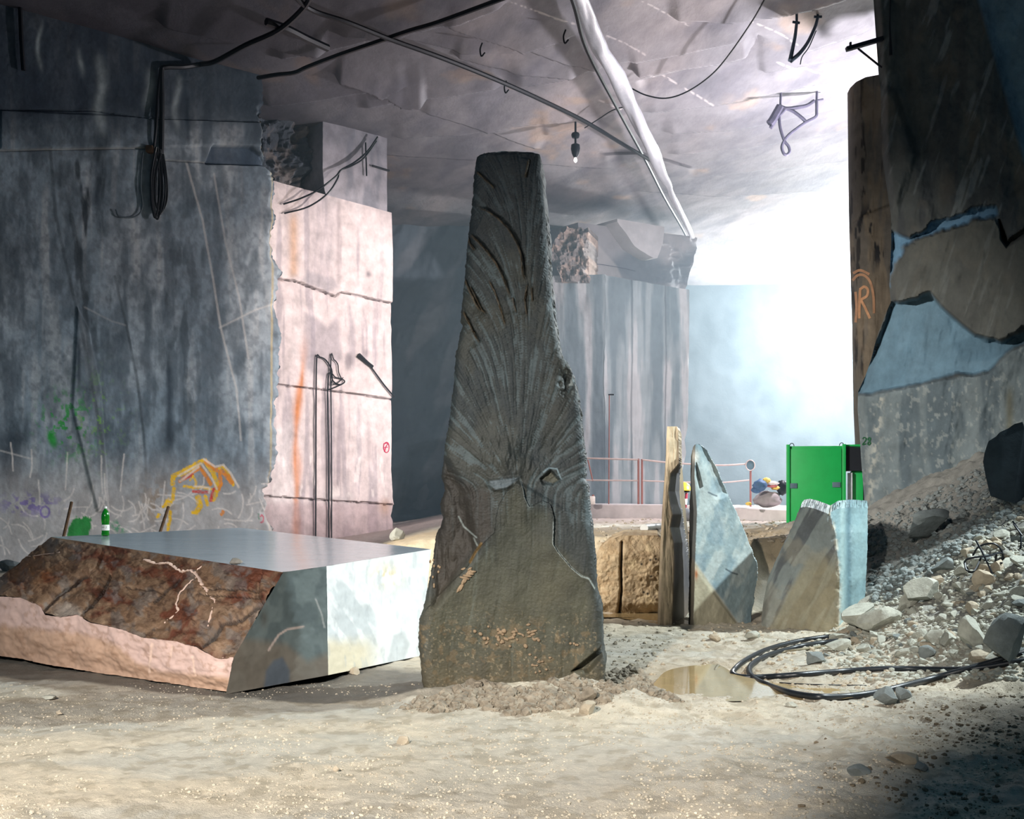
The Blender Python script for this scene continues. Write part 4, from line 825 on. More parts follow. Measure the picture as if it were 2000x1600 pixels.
def t2_d(U, V):
    d = -.05*np.clip(dg(V)-U, 0, 30)+.05*(fbm((U*.5+V*.25)*.06, (V*.4-U)*.012, 0., 3)-.5)+.012*(fbm(U*.2, V*.12, 0., 5)-.5)
    d = d-.09*poly(U, V, [(1360, 905), (1366, 925), (1372, 950), (1366, 955), (1360, 930)], 2)-.07*poly(U, V, [(1370, 872), (1395, 905), (1420, 965), (1400, 970), (1390, 950), (1376, 900)], 8)
    return d+.05*ss(0, 10, (V-1110)-1.35*(U-1362))*(1-ss(0, 70, (V-1110)-1.35*(U-1362)))*.6
def t2_c(U, V):
    n = fbm((U*.5+V*.25)*.08, (V*.45-U)*.02, 0., 6); c = np.ones(U.shape+(3,))*lin(128, 144, 146); c = mix(c, lin(164, 172, 168), ss(.48, .66, n)*.7); c = mix(c, lin(96, 118, 128), ss(.54, .7, fbm(U*.03, V*.02, 0., 7))*.55)
    tri = ss(-4, 4, (V-1105)-1.42*(U-1362)); c = mix(c, lin(150, 142, 118), tri*.9); c = mix(c, lin(178, 176, 164), (1-ss(1, 8, np.abs((V-1105)-1.42*(U-1362))))*.3)  # warm light on the lower left triangle is part of the colour
    c = mix(c, lin(88, 78, 70), (1-ss(-1, 2, U-dg(V)))*.7); c = mix(c, lin(206, 200, 188), np.exp(-(((U-1358)/7)**2+((V-893)/12)**2))*.8); c = mix(c, lin(146, 88, 50), np.exp(-(((U-1360)/3)**2+((V-1122)/10)**2)))
    for p in ([(1384, 962), (1392, 966), (1400, 969)], [(1418, 1112), (1428, 1118), (1440, 1122)], [(1358, 910), (1366, 938)]): c = mix(c, lin(50, 62, 70), (1-ss(.5, 2.6, pld(U, V, p)[0]))*.8)
    return c
o, _ = sheet('stone_slab', U, V, upright(P(1350, 0, 14.1)[:2], P(1475, 0, 14.75)[:2]), M_slab, t2_d, t2_c, (.21, 1, 0), .35, ray=True, skirt=3, jag=.02); tag(o, 'leaning triangular blue-grey slab beside the thin cream one', 'stone slab')
eB1 = prof([(975, 1577), (985, 1568), (1000, 1556), (1020, 1545), (1065, 1520), (1110, 1500), (1160, 1491), (1200, 1487), (1250, 1490)]); eB2 = prof([(975, 1692), (990, 1694), (1060, 1694), (1150, 1690), (1200, 1688), (1250, 1686)])
nU = np.linspace(0, 1, 150); t_ = np.linspace(0, 1, 220); topf = prof([(1480, 1040), (1552, 1004), (1562, 992), (1575, 990), (1592, 994), (1618, 1004), (1634, 994), (1660, 991), (1696, 993)])
U = eB1(990+260*t_)[:, None]+(eB2(990+260*t_)-eB1(990+260*t_))[:, None]*nU[None]; V = topf(U)+(1250-topf(U))*t_[:, None]
rdg = prof([(975, 1616), (1003, 1620), (1040, 1631), (1130, 1640), (1250, 1637)])
def t3_d(U, V):
    q = U-rdg(V); d = -.012*np.clip(q, 0, 80)-.0035*np.clip(-q, 0, 200)+.04*(fbm((U+V*.5)*.05, (V-U)*.012, 0., 3)-.5)+.012*(fbm(U*.2, V*.15, 0., 5)-.5)
    d = d-.06*np.exp(-((U-1657)/6)**2)*ss(1000, 1030, V)-.05*np.exp(-(np.abs(q)/7)**2)*fbm(U*.1, V*.08, 0., 8)
    return d-.05*(1-ss(0, 10, U-eB1(V)))
def t3_c(U, V):
    n = fbm((U+V*.55)*.06, (V*.4-U)*.012, 0., 6); c = np.ones(U.shape+(3,))*lin(124, 132, 130); c = mix(c, lin(78, 82, 86), ss(.46, .60, n)*.85); c = mix(c, lin(158, 152, 132), ss(.5, .66, fbm(U*.02+V*.01, V*.02-U*.01, 0., 7))*.35)
    c = mix(c, lin(160, 148, 112), ss(-8, 8, (U-1545)+.55*(V-1150))*(1-ss(-2, 3, U-rdg(V)))*ss(1060, 1130, V)*.55)  # warm light low on the left face painted in
    c = mix(c, lin(116, 144, 148), ss(-1, 4, U-rdg(V))*.8); c = mix(c, lin(160, 180, 176), np.exp(-((U-1645)/5)**2)*.5); c = mix(c, lin(70, 98, 108), np.exp(-((U-1658)/5)**2)*.7)
    c = mix(c, lin(176, 172, 156), np.exp(-((U-rdg(V))/4)**2)*ss(.42, .6, fbm(U*.2, V*.1, 0., 9))*.8); return c
o, _ = sheet('stone_slab', U, V, Plane((0, 13.4, 0), (0, -1, 0)), M_slab, t3_d, t3_c, (.31, 1, .10), .95, ray=True, skirt=3, jag=.02); o.name = 'stone_block'; tag(o, 'squat grey stone block in front of the green cabinet', 'stone block')
# cream boulder in the bank by the pool
eO1 = prof([(1046, 1215), (1056, 1190), (1075, 1168), (1100, 1160), (1150, 1164), (1200, 1168)]); v = np.linspace(1046, 1206, 120); U, V = span(eO1, lambda q: np.interp(q, [1046, 1060, 1090, 1206], [1285, 1300, 1320, 1322]), v, None, None, 120)
def bo_d(U, V): return .35*(1-((U-1240)/90)**2)*.5-.25*(1-ss(1046, 1085, V))+.08*(fbm(U*.04, V*.04, 0., 4)-.5)+.03*(fbm(U*.15, V*.15, 0., 5)-.5)-.10*np.exp(-(pld(U, V, [(1215, 1060), (1213, 1110), (1214, 1150), (1210, 1196)])[0]/2.6)**2)-.15*ss(1175, 1206, V)
def bo_c(U, V):
    c = np.ones(U.shape+(3,))*lin(164, 144, 114); f = fbm(U*.1, V*.1, 0., 6); c = mix(c, lin(142, 118, 86), ss(.5, .66, f)*.6); c = mix(c, lin(198, 178, 140), ss(.5, .7, fbm(U*.03, V*.03, 0., 7))*.6); c = mix(c, lin(70, 58, 44), (1-ss(.5, 3, pld(U, V, [(1215, 1060), (1213, 1110), (1214, 1150), (1210, 1196)])[0]))*.8)
    for x, y in ((1270, 1094), (1281, 1092), (1253, 1102), (1272, 1126), (1257, 1157), (1265, 1160)): c = mix(c, lin(30, 26, 22), np.exp(-(((U-x)/2.6)**2+((V-y)/2.4)**2)**2))
    return c
o, _ = sheet('boulder', U, V, Plane((0, 15.75, 0), (0, -1, 0)), M_rough, bo_d, bo_c, (.12, 1, .03), 1.2, ray=True, skirt=2, smooth=60); tag(o, 'rounded cream boulder with an upright crack at the edge of the pool', 'boulder')
# ------------------------------------------------------------------ rubble, loose stones, mud clods
M_rub = mat('pale_rubble', (164, 164, 152), rough=.85, var=.32, scale=9, bump=.6, bscale=20)
M_rub2 = mat('grey_rubble', (116, 122, 120), rough=.85, var=.35, scale=8, bump=.6, bscale=18)
M_dk = mat('dark_rock', (48, 58, 64), rough=.9, var=.35, scale=4, bump=.6)
M_tan = mat('tan_rubble', (170, 158, 138), rough=.85, var=.3, scale=10, bump=.6, bscale=20)
M_clod = mat('mud_clod', (138, 128, 112), rough=.9, var=.55, scale=14, bump=.6)
def stone(px, py, wpx, hpx, label, m, seed, tilt=0.0, cuts=9, dz=.3, group=None, name='stone', yk=.8, cat='stone'):
    q = hit([px], [py+hpx*.45])[0]; D = q[1]; sx, sz = wpx*D/F/2, hpx*D/F/2
    v, f = rockpts(seed, (sx, sx*yk, sz), 3 if wpx > 30 else 2, 13, .05, .42, .78); c, s = math.cos(tilt), math.sin(tilt)
    v = np.stack([v[:, 0]*c-v[:, 2]*s, v[:, 1], v[:, 0]*s+v[:, 2]*c], -1)
    v = v*np.array([sx/np.abs(v[:, 0]).max(), 1, sz/np.abs(v[:, 2]).max()])
    cpt = np.array([q[0], D+sx*yk*.5, q[2]+sz*(1-dz*.5)])
    return tag(mk(name, v+cpt, f, m, None, None, 22), label, cat, group)
big = [(1688, 1206, 86, 58, 'pale stone leaning against the foot of the squat block', M_rub, 41, .1), (1722, 1204, 84, 62, 'tilted pale slab fragment beside the squat stone block', M_rub, 42, .45),
       (1800, 1158, 84, 62, 'large pinkish-white stone at the upper edge of the lit rubble', M_rub, 43, .5), (1772, 1172, 34, 46, 'small upright stone beside the large pinkish-white one', M_rub, 44, -.6),
       (1812, 1026, 96, 70, 'dark cut slab lying tilted at the foot of the right-hand wall', M_rub2, 45, .45), (1905, 1238, 58, 78, 'pale flat-faced boulder just uphill of the big dark grey one', M_rub, 46, .2),
       (1972, 1252, 92, 116, 'big dark grey boulder at the near end of the rubble', M_rub2, 47, -.3), (1824, 1244, 44, 40, 'angular pale stone halfway down the rubble slope', M_rub, 48, .2),
       (1852, 1104, 60, 34, 'grey stone near the twisted wires', M_rub2, 49, .2), (1926, 1132, 46, 40, 'tan stone below the twisted wires', M_tan, 50, .5),
       (1812, 1275, 34, 30, 'grey wedge stone just above the black hoses', M_rub2, 51, .4), (1592, 1284, 40, 30, 'angular grey stone inside the loop of the hoses', M_rub2, 52, .1),
       (1640, 1260, 50, 26, 'flat pale stone by the ends of the hoses', M_rub, 53, .1), (1738, 1362, 58, 40, 'grey stone half sunk beneath the lower hose', M_rub2, 54, .1), (1772, 1356, 40, 30, 'blue-grey stone tucked behind the lower hose', M_rub2, 55, -.4),
       (1472, 1240, 34, 18, 'white stone at the foot of the leaning triangular slab', M_rub, 56, 0), (1396, 1246, 28, 16, 'small tan stone on the mud before the leaning slab', M_tan, 57, .1),
       (1144, 1384, 40, 26, 'pointed clay-covered stone in front of the mud heap', M_tan, 58, .3), (1152, 1360, 48, 36, 'rounded clay-covered stone at the edge of the mud heap', M_clod, 59, .5),
       (786, 1446, 28, 20, 'brown stone on the dry mud ridge in the foreground', M_tan, 60, .2), (655, 1502, 15, 12, 'small brown stone on the smooth foreground mud', M_tan, 61, .0),
       (1680, 1506, 48, 26, 'dark rounded stone at the edge of the shadow', M_rub2, 62, .0), (1770, 1482, 66, 26, 'flat brown stone lying inside the dark shadow', M_tan, 63, .0), (1800, 1498, 28, 20, 'little round stone beside the flat one in shadow', M_rub2, 64, .0),
       (690, 1311, 24, 16, 'small cream stone wedged under the white face of the block', M_tan, 65, .0), (96, 1364, 36, 10, 'thin white stone flake on the mud before the big block', M_rub, 66, .0), (114, 1394, 16, 10, 'tiny pale stone in front of the big block', M_tan, 67, .0), (1545, 1376, 26, 12, 'pale sliver on the near edge of the puddle', M_rub, 68, .0),
       (20, 1104, 60, 30, 'dark stone at the foot of the grey wall', M_rub2, 69, .0), (776, 1042, 34, 30, 'white stone at the foot of the bright pillar', M_rub, 70, .2)]
big.append((1992, 905, 110, 170, 'large dark rock rising above the rubble at the very edge of the picture', M_dk, 73, .3))
for b in big: stone(*b[:6], b[6], b[7])
# the heap: every larger piece by itself
meshes = []
for k in range(14):
    v, f = rockpts(500+k, (1, rng.uniform(.6, 1.1), rng.uniform(.45, .8)), 2, 12, .05, .42, .8)
    me = bpy.data.meshes.new('rubble_stone'); me.from_pydata([tuple(q) for q in v], [], f); me.materials.append(M_rub if k % 3 else (M_rub2 if k % 2 else M_tan)); meshes.append(me)
def inside(x, y, pg):
    return poly(np.array([x], float), np.array([y], float), pg, .01)[0] > .5
heap = [(1640, 1240), (1700, 1200), (1770, 1170), (1860, 1095), (1920, 1050), (2010, 985), (2010, 1290), (1850, 1300), (1720, 1310), (1590, 1300)]
r_ = np.random.default_rng(77); px, py = [], []
while len(px) < 270:
    x, y = r_.uniform(1590, 2010), r_.uniform(985, 1312)
    if inside(x, y, heap): px.append(x); py.append(y)
H = hit(px, py)
for k in range(270):
    me = meshes[k % 14]; o = bpy.data.objects.new('rubble_stone', me); C.objects.link(o); s = .035+.085*r_.random()**2.2+(.05 if px[k] > 1850 and r_.random() < .3 else 0)
    o.scale = (s, s, s); o.rotation_euler = (r_.uniform(-.5, .5), r_.uniform(-.5, .5), r_.uniform(0, 6.28)); o.location = H[k]+[0, s*.4, s*.18]
    tag(o, 'broken pale stone lying in the rubble slope before the right wall', 'stone', 'broken stones of the rubble slope')
def scatter(name, pts, size, m, label, sub=1, flat=.7, seed=1, jit=.5):
    r = np.random.default_rng(seed); bases = [rockpts(900+seed*20+i, (1, 1, flat), sub, 7, .1) for i in range(8)]
    vs_, fs_, n = [], [], 0
    for i, p in enumerate(pts):
        v, f = bases[i % 8]; s = size[i]; a = r.uniform(0, 6.28); c, q = math.cos(a), math.sin(a)
        vs_.append(np.stack([(v[:, 0]*c-v[:, 1]*q)*s+p[0], (v[:, 0]*q+v[:, 1]*c)*s+p[1], v[:, 2]*s+p[2]+s*.15], -1)); fs_.append(np.array(f)+n); n += len(v)
    return tag(mk(name, np.concatenate(vs_), np.concatenate(fs_), m, None, None, None), label, name.replace('_', ' '), kind='stuff')
pts, sz = [], []
while len(pts) < 6400:
    x, y = r_.uniform(1580, 2320, 600), r_.uniform(960, 1330, 600); m_ = poly(x, y, [(1570, 1260), (1690, 1190), (1780, 1130), (1880, 1060), (1930, 960), (2010, 930), (2320, 900), (2320, 1330), (1700, 1330)], 1) > .5
    h_ = hit(x[m_], y[m_]); pts += h_.tolist(); sz += (.012+.03*r_.random(len(h_))**2).tolist()
scatter('rubble_gravel', pts[:6400], sz, M_rub, 'fine pale gravel filling the rubble slope', 1, .7, 3)
pts, sz = [], []
while len(pts) < 2600:
    x, y = r_.uniform(1690, 2010, 400), r_.uniform(840, 1260, 400); m_ = poly(x, y, [(1690, 1010), (1760, 990), (1880, 930), (2010, 840), (2010, 1000), (1900, 1060), (1780, 1150), (1700, 1190)], 1) > .5
    h_ = hit(x[m_], y[m_]); pts += h_.tolist(); sz += (.010+.06*r_.random(len(h_))**4).tolist()
scatter('rubble_debris', pts[:2600], sz, M_rub2, 'grey crumbled debris on the shaded bank by the right wall', 1, .75, 4)
pts, sz = [], []
for k in range(2600):
    a = r_.uniform(0, 1); x = 815+a*490+r_.normal(0, 14); top = np.interp(x, [800, 850, 930, 1000, 1180, 1230, 1310], [1368, 1360, 1330, 1345, 1312, 1300, 1362]); y = top+r_.random()**.8*np.interp(x, [800, 900, 1180, 1310], [18, 48, 62, 10]); pts.append((x, y))
h_ = hit(*np.array(pts).T); scatter('mud_clods', h_, .006+.055*r_.random(2600)**5, M_clod, 'grey-brown clods of mud heaped round the foot of the standing stone', 1, .75, 5)
# pebbles over the foreground and the muddy ground
x, y = r_.uniform(-20, 2020, 16000), 1335+270*r_.random(16000); keep = fbm(x*.006, y*.018, 0., 88)+.10*ss(1000, 1500, x) > .45; h_ = hit(x[keep], y[keep]); scatter('pebbles', h_, .003+.011*r_.random(len(h_))**4, mat('pale_grit', (176, 166, 148), var=.5, scale=3, bump=.3), 'small pebbles and crumbs over the foreground mud', 1, .7, 6)
x, y = r_.uniform(1180, 1760, 900), r_.uniform(1210, 1345, 900); keep = (fbm(x*.012, y*.03, 0., 89) > .46); h_ = hit(x[keep], y[keep]); scatter('gravel', h_, .008+.028*r_.random(len(h_))**3, M_tan, 'gravel scattered over the muddy ground before the slabs', 1, .7, 7)
x, y = r_.uniform(1560, 2010, 1400), r_.uniform(1320, 1600, 1400); keep = (fbm(x*.012, y*.03, 0., 90) > .48) & ((x-1560)+(y-1320)*.3 > 380*r_.random(1400)); h_ = hit(x[keep], y[keep]); scatter('dirt_crumbs', h_, .005+.022*r_.random(len(h_))**4, mat('dark_mud', (110, 98, 80), var=.3, scale=14, bump=.5), 'dark crumbs of earth on the shadowed ground', 1, .7, 8)
x, y = r_.uniform(1165, 1545, 500), r_.uniform(1012, 1060, 500); h_ = hit(x, y); scatter('yard_gravel', h_, .01+.05*r_.random(500)**4, M_tan, 'gravel along the edge of the raised yard', 1, .7, 9)

# ------------------------------------------------------------------ water
M_water = mat('muddy_water', (158, 136, 98), rough=.06, var=.15, scale=2.5, bump=0, spec=.6)
def puddle(name, outline, z, label):
    n = 60; o_ = smoothpts(list(outline)+[outline[0]], 6)[:-1]; c = o_.mean(0); v = [P(c[0], c[1], F*(EYE-z)/(c[1]-HY))]; v += [P(q[0], q[1], F*(EYE-z)/(q[1]-HY)) for q in o_]; k = len(o_)
    f = [[0, 1+(i+1) % k, 1+i] for i in range(k)]
    f = [q if np.cross(np.subtract(v[q[1]], v[q[0]]), np.subtract(v[q[2]], v[q[0]]))[2] > 0 else q[::-1] for q in f]
    return tag(mk(name, v, f, M_water, None, None, None), label, 'puddle')
puddle('puddle', [(1276, 1336), (1300, 1312), (1340, 1302), (1400, 1298), (1440, 1318), (1500, 1330), (1600, 1342), (1690, 1352), (1640, 1366), (1520, 1368), (1400, 1370), (1330, 1366), (1290, 1352)], .0, 'shallow ochre puddle between the standing stone and the hoses')
puddle('puddle', [(1160, 1192), (1240, 1194), (1300, 1200), (1350, 1216), (1320, 1222), (1260, 1216), (1200, 1206), (1160, 1206)], .0, 'dark pool of water at the foot of the cream boulder')

# ------------------------------------------------------------------ hoses and wires on the ground
def lay(name, pts, r, m, label, cat, sm=6, k=1.0):
    p = smoothpts(pts, 8); h = hit(p[:, 0], p[:, 1], r*k*.9)
    for _ in range(3): h[1:-1] = (h[:-2]+2*h[1:-1]+h[2:])/4
    return tag(tube(name, h, r, m, None, 8, 1), label, cat)
lay('hose', [(1640, 1241), (1600, 1246), (1560, 1252), (1500, 1268), (1455, 1290), (1434, 1308), (1432, 1318), (1455, 1323), (1500, 1322), (1560, 1318), (1650, 1311), (1740, 1306), (1850, 1308), (1920, 1304), (2030, 1284)], .026, M_hose, 'black hose whose loop turns back in the mud and runs nearly straight to the rubble', 'hose')
lay('hose', [(1662, 1250), (1610, 1255), (1560, 1263), (1500, 1280), (1470, 1297), (1463, 1312), (1475, 1327), (1512, 1343), (1560, 1357), (1620, 1362), (1700, 1355), (1800, 1331), (1900, 1304), (2030, 1266)], .028, M_hose, 'black hose sagging nearest the viewer across the edge of the puddle', 'hose')
lay('hose', [(1668, 1256), (1600, 1264), (1540, 1272), (1500, 1280), (1484, 1290)], .014, M_mudhose, 'thin mud-caked hose under the hose loop', 'hose')
lay('hose', [(1403, 1300), (1396, 1312), (1395, 1326), (1400, 1336), (1408, 1343)], .017, M_mudhose, 'short muddy stub of hose curving out of the puddle', 'hose')
lay('wire', [(1500, 1332), (1560, 1336), (1620, 1338), (1692, 1339)], .005, M_cable, 'thin dark wire lying between the two long hoses', 'wire')
def wires(base, loops, name, label):
    e = empty(name, base, label, 'wire')
    for pts in loops:
        h = np.array([P(x, y, base[1]+dd) for x, y, dd in pts]); tube('wire_strand', h, .011, M_dark, e, 5, 6)
hb = hit([1930], [1118])[0]
wires(hb, [[(1890, 1112, .1), (1884, 1098, 0), (1896, 1090, -.1), (1930, 1086, -.1), (1956, 1080, 0), (1958, 1096, .1)], [(1900, 1085, .2), (1912, 1068, .1), (1940, 1062, 0), (1956, 1076, 0), (1960, 1100, .1)], [(1906, 1056, .1), (1918, 1078, 0), (1934, 1112, -.1), (1940, 1128, -.1)], [(1884, 1098, 0), (1888, 1114, -.1), (1902, 1116, -.1), (1916, 1090, 0)], [(1946, 1082, 0), (1945, 1098, 0), (1957, 1100, -.1)]], 'wire_tangle', 'tangle of dark bent wires sticking out of the rubble')
hb = hit([1992], [1072])[0]
wires(hb, [[(1978, 1018, .2), (1992, 1040, .1), (1994, 1060, 0), (1992, 1076, 0)], [(1980, 1024, .2), (1984, 1030, .1), (1996, 1046, 0)]], 'wire_tangle', 'single bent wire at the upper end of the rubble')

# ------------------------------------------------------------------ the raised yard: cabinet, railing, gear
M_cab = mat('green_paint', (18, 166, 78), rough=.45, var=.10, scale=4, bump=.03, spec=.4); M_plate = mat('grey_plate', (84, 106, 116), rough=.5, bump=0)
DC = 23.8; cq = P(1538, 1031, DC); cw = 112*DC/F; ch = 160*DC/F; ca = empty('equipment_cabinet', cq+[cw/2, 0, 0], 'tall bright green metal cabinet standing half behind the right wall', 'cabinet'); ca.rotation_euler.z = -.25
zb = cq[2]-.35; H_ = ch+.35
box('cabinet_body', cq+[cw/2, .75, H_/2-.35], (cw, 1.4, H_), M_cab, ca, bev=.012)
box('front_panel', cq+[cw/2-.02, .035, H_/2-.35], (cw-.14, .03, H_-.12), M_cab, ca, bev=.008)
for x in (.03, cw-.04): box('corner_post', cq+[x, .02, H_/2-.33], (.075, .08, H_+.03), M_cab, ca, bev=.01)
for x, y, w_ in ((1551, 949, 14), (1632, 947, 15)):
    p = P(x, y, DC); vt = box('vent_plate', p+[0, .005, 0], (w_*DC/F, .02, 10*DC/F), M_plate, ca, bev=.004)
    for k in range(3): box('vent_slat', p+[0, -.008, (k-1)*.03], (w_*DC/F*.8, .008, .008), M_dark, vt)
for x in (1548, 1642):
    a = np.linspace(0, PI, 9); p = P(x, 869, DC); tube('lifting_eye', [p+[.045*math.cos(t), .05, .06*math.sin(t)-.02] for t in a], .009, M_dark, ca, 6, 2)
p = P(1664, 868, DC)
box('top_beam', p+[.02, .2, -.04], (.42, .2, .07), M_cab, ca, bev=.008)
box('opening_shade', P(1664, 896, DC)+[.02, .5, 0], (.34, .8, 48*DC/F), M_dark, ca)  # solid dark box standing in for the shaded inside
box('side_door', P(1670, 975, DC)+[.02, .5, -.05], (.24, .5, 118*DC/F), M_cab, ca, bev=.01)
br = box('braced_panel', P(1658, 958, DC)+[0, .16, -.05], (.10, .04, 78*DC/F), mat('white_frame', (196, 200, 204), rough=.5, bump=0), ca, bev=.004)
for y0, y1 in ((920, 948), (948, 920), (952, 985), (985, 952)):
    o = tube('brace', [P(1654, y0, DC)+[0, .13, 0], P(1662, y1, DC)+[0, .13, 0]], .012, M_dark, br, 6, 1)
# railing
M_rail = mat('galvanised_rail', (196, 176, 170), rough=.5, var=.2, bump=0, metal=.2); M_red = mat('red_primer', (150, 98, 90), rough=.7, var=.2, bump=0)
DR = 29.2; rl = empty('guard_railing', P(1250, 986, DR), 'thin pinkish steel guard railing along the far kerb', 'railing')
tube('top_rail', [P(x, y, DR) for x, y in ((1050, 892), (1143, 895), (1247, 898))], .026, M_rail, rl, 6, 3); tube('top_rail', [P(x, y, DR) for x, y in ((1254, 898), (1310, 904), (1400, 909), (1462, 906))], .026, M_rail, rl, 6, 3)
tube('middle_rail', [P(x, y, DR) for x, y in ((1050, 937), (1143, 938), (1247, 939))], .022, M_rail, rl, 6, 3); tube('middle_rail', [P(x, y, DR) for x, y in ((1254, 939), (1310, 941), (1400, 943), (1463, 938))], .022, M_rail, rl, 6, 3)
for x, y in ((1247, 896), (1254, 897), (1466, 912)): tube('post', [P(x, y, DR), P(x, 990, DR)], .027, M_red, rl, 6, 1)
tube('brace', [P(1148, 898, DR), P(1158, 940, DR)], .02, M_red, rl, 6, 1)
dq = P(1465, 909, DR); dsk = empty('disc_lamp', dq, 'round dark disc fixed to the end post of the railing', 'lamp')
a = np.linspace(0, 2*PI, 20, endpoint=False); v = [dq+[.11*math.cos(t), -.03, .13*math.sin(t)] for t in a]+[dq+[.11*math.cos(t), .05, .13*math.sin(t)] for t in a]
mk('disc', v, [list(range(20))]+[list(range(20, 40))[::-1]]+[[i, 20+i, 20+(i+1) % 20, (i+1) % 20] for i in range(20)], M_plate, dsk, None, 30)
tube('rim', [dq+[.115*math.cos(t), -.03, .135*math.sin(t)] for t in np.linspace(0, 2*PI, 21)], .014, M_rail, dsk, 6, 1)
sp = empty('survey_pole', P(1190, 986, 29.6), 'tall thin pole with a short cross piece standing behind the railing', 'pole')
tube('shaft', [P(1189, 990, 29.6), P(1190, 770, 29.6)], [.016, .014], M_red, sp, 6, 1); tube('cross_piece', [P(1188, 771, 29.6), P(1199, 771, 29.6)], .02, M_dark, sp, 6, 1)
# white can, hard hat on a striped pole, bag, pipe
jq = P(1155, 986, 28.9); jg = empty('plastic_can', jq, 'white plastic can standing on the kerb beside the standing stone', 'can')
box('can_body', jq+[0, .1, .11], (.20, .2, .22), mat('white_plastic', (244, 232, 224), rough=.4, bump=0), jg, bev=.03); lathe('screw_cap', [(.03, .22), (.03, .255), (.02, .258)], jq+[.05, .1, 0], M_red, jg, 12)
DH = 22.5; hq = P(1336, 957, DH); hh = empty('hard_hat', hq, 'yellow hard hat hung on the red and white pole', 'hard hat')
M_yel = mat('yellow_plastic', (232, 170, 44), rough=.35, var=.08, bump=0)
prf = [(.001, .155)]+[(.13*math.sin(t), .02+.135*math.cos(t)) for t in np.linspace(.2, PI/2, 9)]+[(.132, .0)]
lathe('shell', prf[::-1], hq, M_yel, hh, 20); lathe('brim', [(.13, -.005), (.165, -.012), (.165, -.004), (.128, .01)], hq+[0, -.02, 0], M_yel, hh, 20); lathe('inner_band', [(.11, -.05), (.12, -.002)], hq, M_dark, hh, 16)
q0, q1 = P(1337, 1008, DH), P(1342, 952, DH); st_ = empty('ranging_pole', q0, 'red and white striped pole carrying the yellow hard hat', 'pole')
M_wht = mat('white_enamel', (226, 216, 210), rough=.5, bump=0); M_crim = mat('crimson_enamel', (130, 34, 50), rough=.5, bump=0)
for k in range(5): tube('band', [q0+(q1-q0)*k/5, q0+(q1-q0)*(k+1)/5], .028, M_crim if k % 2 else M_wht, st_, 8, 1)
def blob(name, px, py, D, wpx, hpx, m, seed, label=None, cat=None, parent=None, ry=.8):
    v, f = rockpts(seed, (wpx*D/F/2, wpx*D/F/2*ry, hpx*D/F/2), 3, 5, .35, .8, 1.0); c = P(px, py, D); o = mk(name, v+c, f, m, parent, None, 60)
    return tag(o, label, cat) if label else o
blob('cloth_bundle', 1340, 1006, 22.3, 26, 26, mat('grey_cloth', (120, 120, 124), bump=.4), 71, 'grey cloth bundle at the foot of the striped pole', 'bundle')
DS = 27.6
blob('stone_block', 1499, 976, DS, 54, 34, M_rockfar if False else mat('yard_stone', (150, 140, 140), var=.3, scale=3, bump=.5), 72, 'hazy grey stone under the heap of sacks in the yard', 'stone block')
M_blu = mat('blue_sack', (70, 100, 136), rough=.55, bump=.5); M_ye2 = mat('yellow_sack', (226, 190, 92), rough=.6, bump=.4); M_pnk = mat('pink_sack', (214, 120, 120), rough=.6, bump=.4); M_pal = mat('pale_sack', (224, 210, 206), rough=.6, bump=.4)
for i, (x, y, w_, h_, m, lab) in enumerate(((1484, 948, 28, 24, M_blu, 'crumpled blue sack at the near side of the sack heap'), (1478, 957, 20, 14, M_blu, 'smaller blue sack slumped beneath the crumpled one'), (1497, 939, 16, 12, M_ye2, 'yellow sack on top of the heap by the green cabinet'), (1508, 944, 26, 8, M_pal, 'pale sack lying across the sack heap'), (1506, 949, 24, 7, M_pnk, 'pink sack below the pale one'), (1515, 953, 18, 9, M_ye2, 'yellow sack under the pink one'), (1527, 953, 22, 30, M_dark, 'dark tarpaulin hanging beside the green cabinet'))):
    blob('sack', x, y, DS-.3+.05*i, w_, h_, m, 80+i, lab, 'sack')
blob('wrapper', 1462, 984, 26.4, 12, 7, M_ye2, 95, 'crumpled yellowish wrapper on the gravel of the yard', 'wrapper')
M_pipe = mat('white_pipe', (206, 206, 200), rough=.45, var=.15, bump=0)
tag(tube('pipe', hit([1258, 1300, 1352], [1032, 1027.5, 1024.5], .05), .07, M_pipe, None, 12, 1), 'white pipe lying on the raised yard behind the slabs', 'pipe')

# ------------------------------------------------------------------ overhead: duct, cables, lamp, brackets
def up(px, py, z):          # a point at height z over a photo pixel above the horizon
    D = F*(z-EYE)/(HY-py); return P(px, py, D)
prof_d = [(-40, 1100, 1128), (0, 1119, 1152), (50, 1136, 1173), (100, 1155, 1194), (150, 1184, 1225), (200, 1211, 1248), (250, 1237, 1268), (300, 1262, 1292), (340, 1281, 1305), (362, 1296, 1316), (374, 1302, 1318), (385, 1306, 1322), (420, 1325, 1339), (450, 1340, 1353), (470, 1350, 1358), (492, 1356, 1359)]
ys = np.linspace(-40, 492, 200); c_ = np.interp(ys, [p[0] for p in prof_d], [(p[1]+p[2])/2 for p in prof_d]); w_ = np.interp(ys, [p[0] for p in prof_d], [p[2]-p[1] for p in prof_d])
sg = 26; V_ = []
for i, y in enumerate(ys):
    q = up(c_[i], y, 11.35); R = w_[i]*q[1]/F/2*.86; a = np.linspace(0, 2*PI, sg, endpoint=False); L_k = np.concatenate([[q[1]], [0]])
    wr = 1+.22*(fbm(np.cos(a)*1.6+i*.05, np.sin(a)*1.6, i*.09+.01, 5, 3)-.5)*2+.10*np.sin(a*3+i*.11)
    pinch = 1-.25*np.exp(-((y-368)/8)**2); fl = .62
    V_.append(np.stack([q[0]+R*pinch*wr*np.cos(a), np.full(sg, q[1]), q[2]+R*pinch*wr*fl*np.sin(a)], -1))
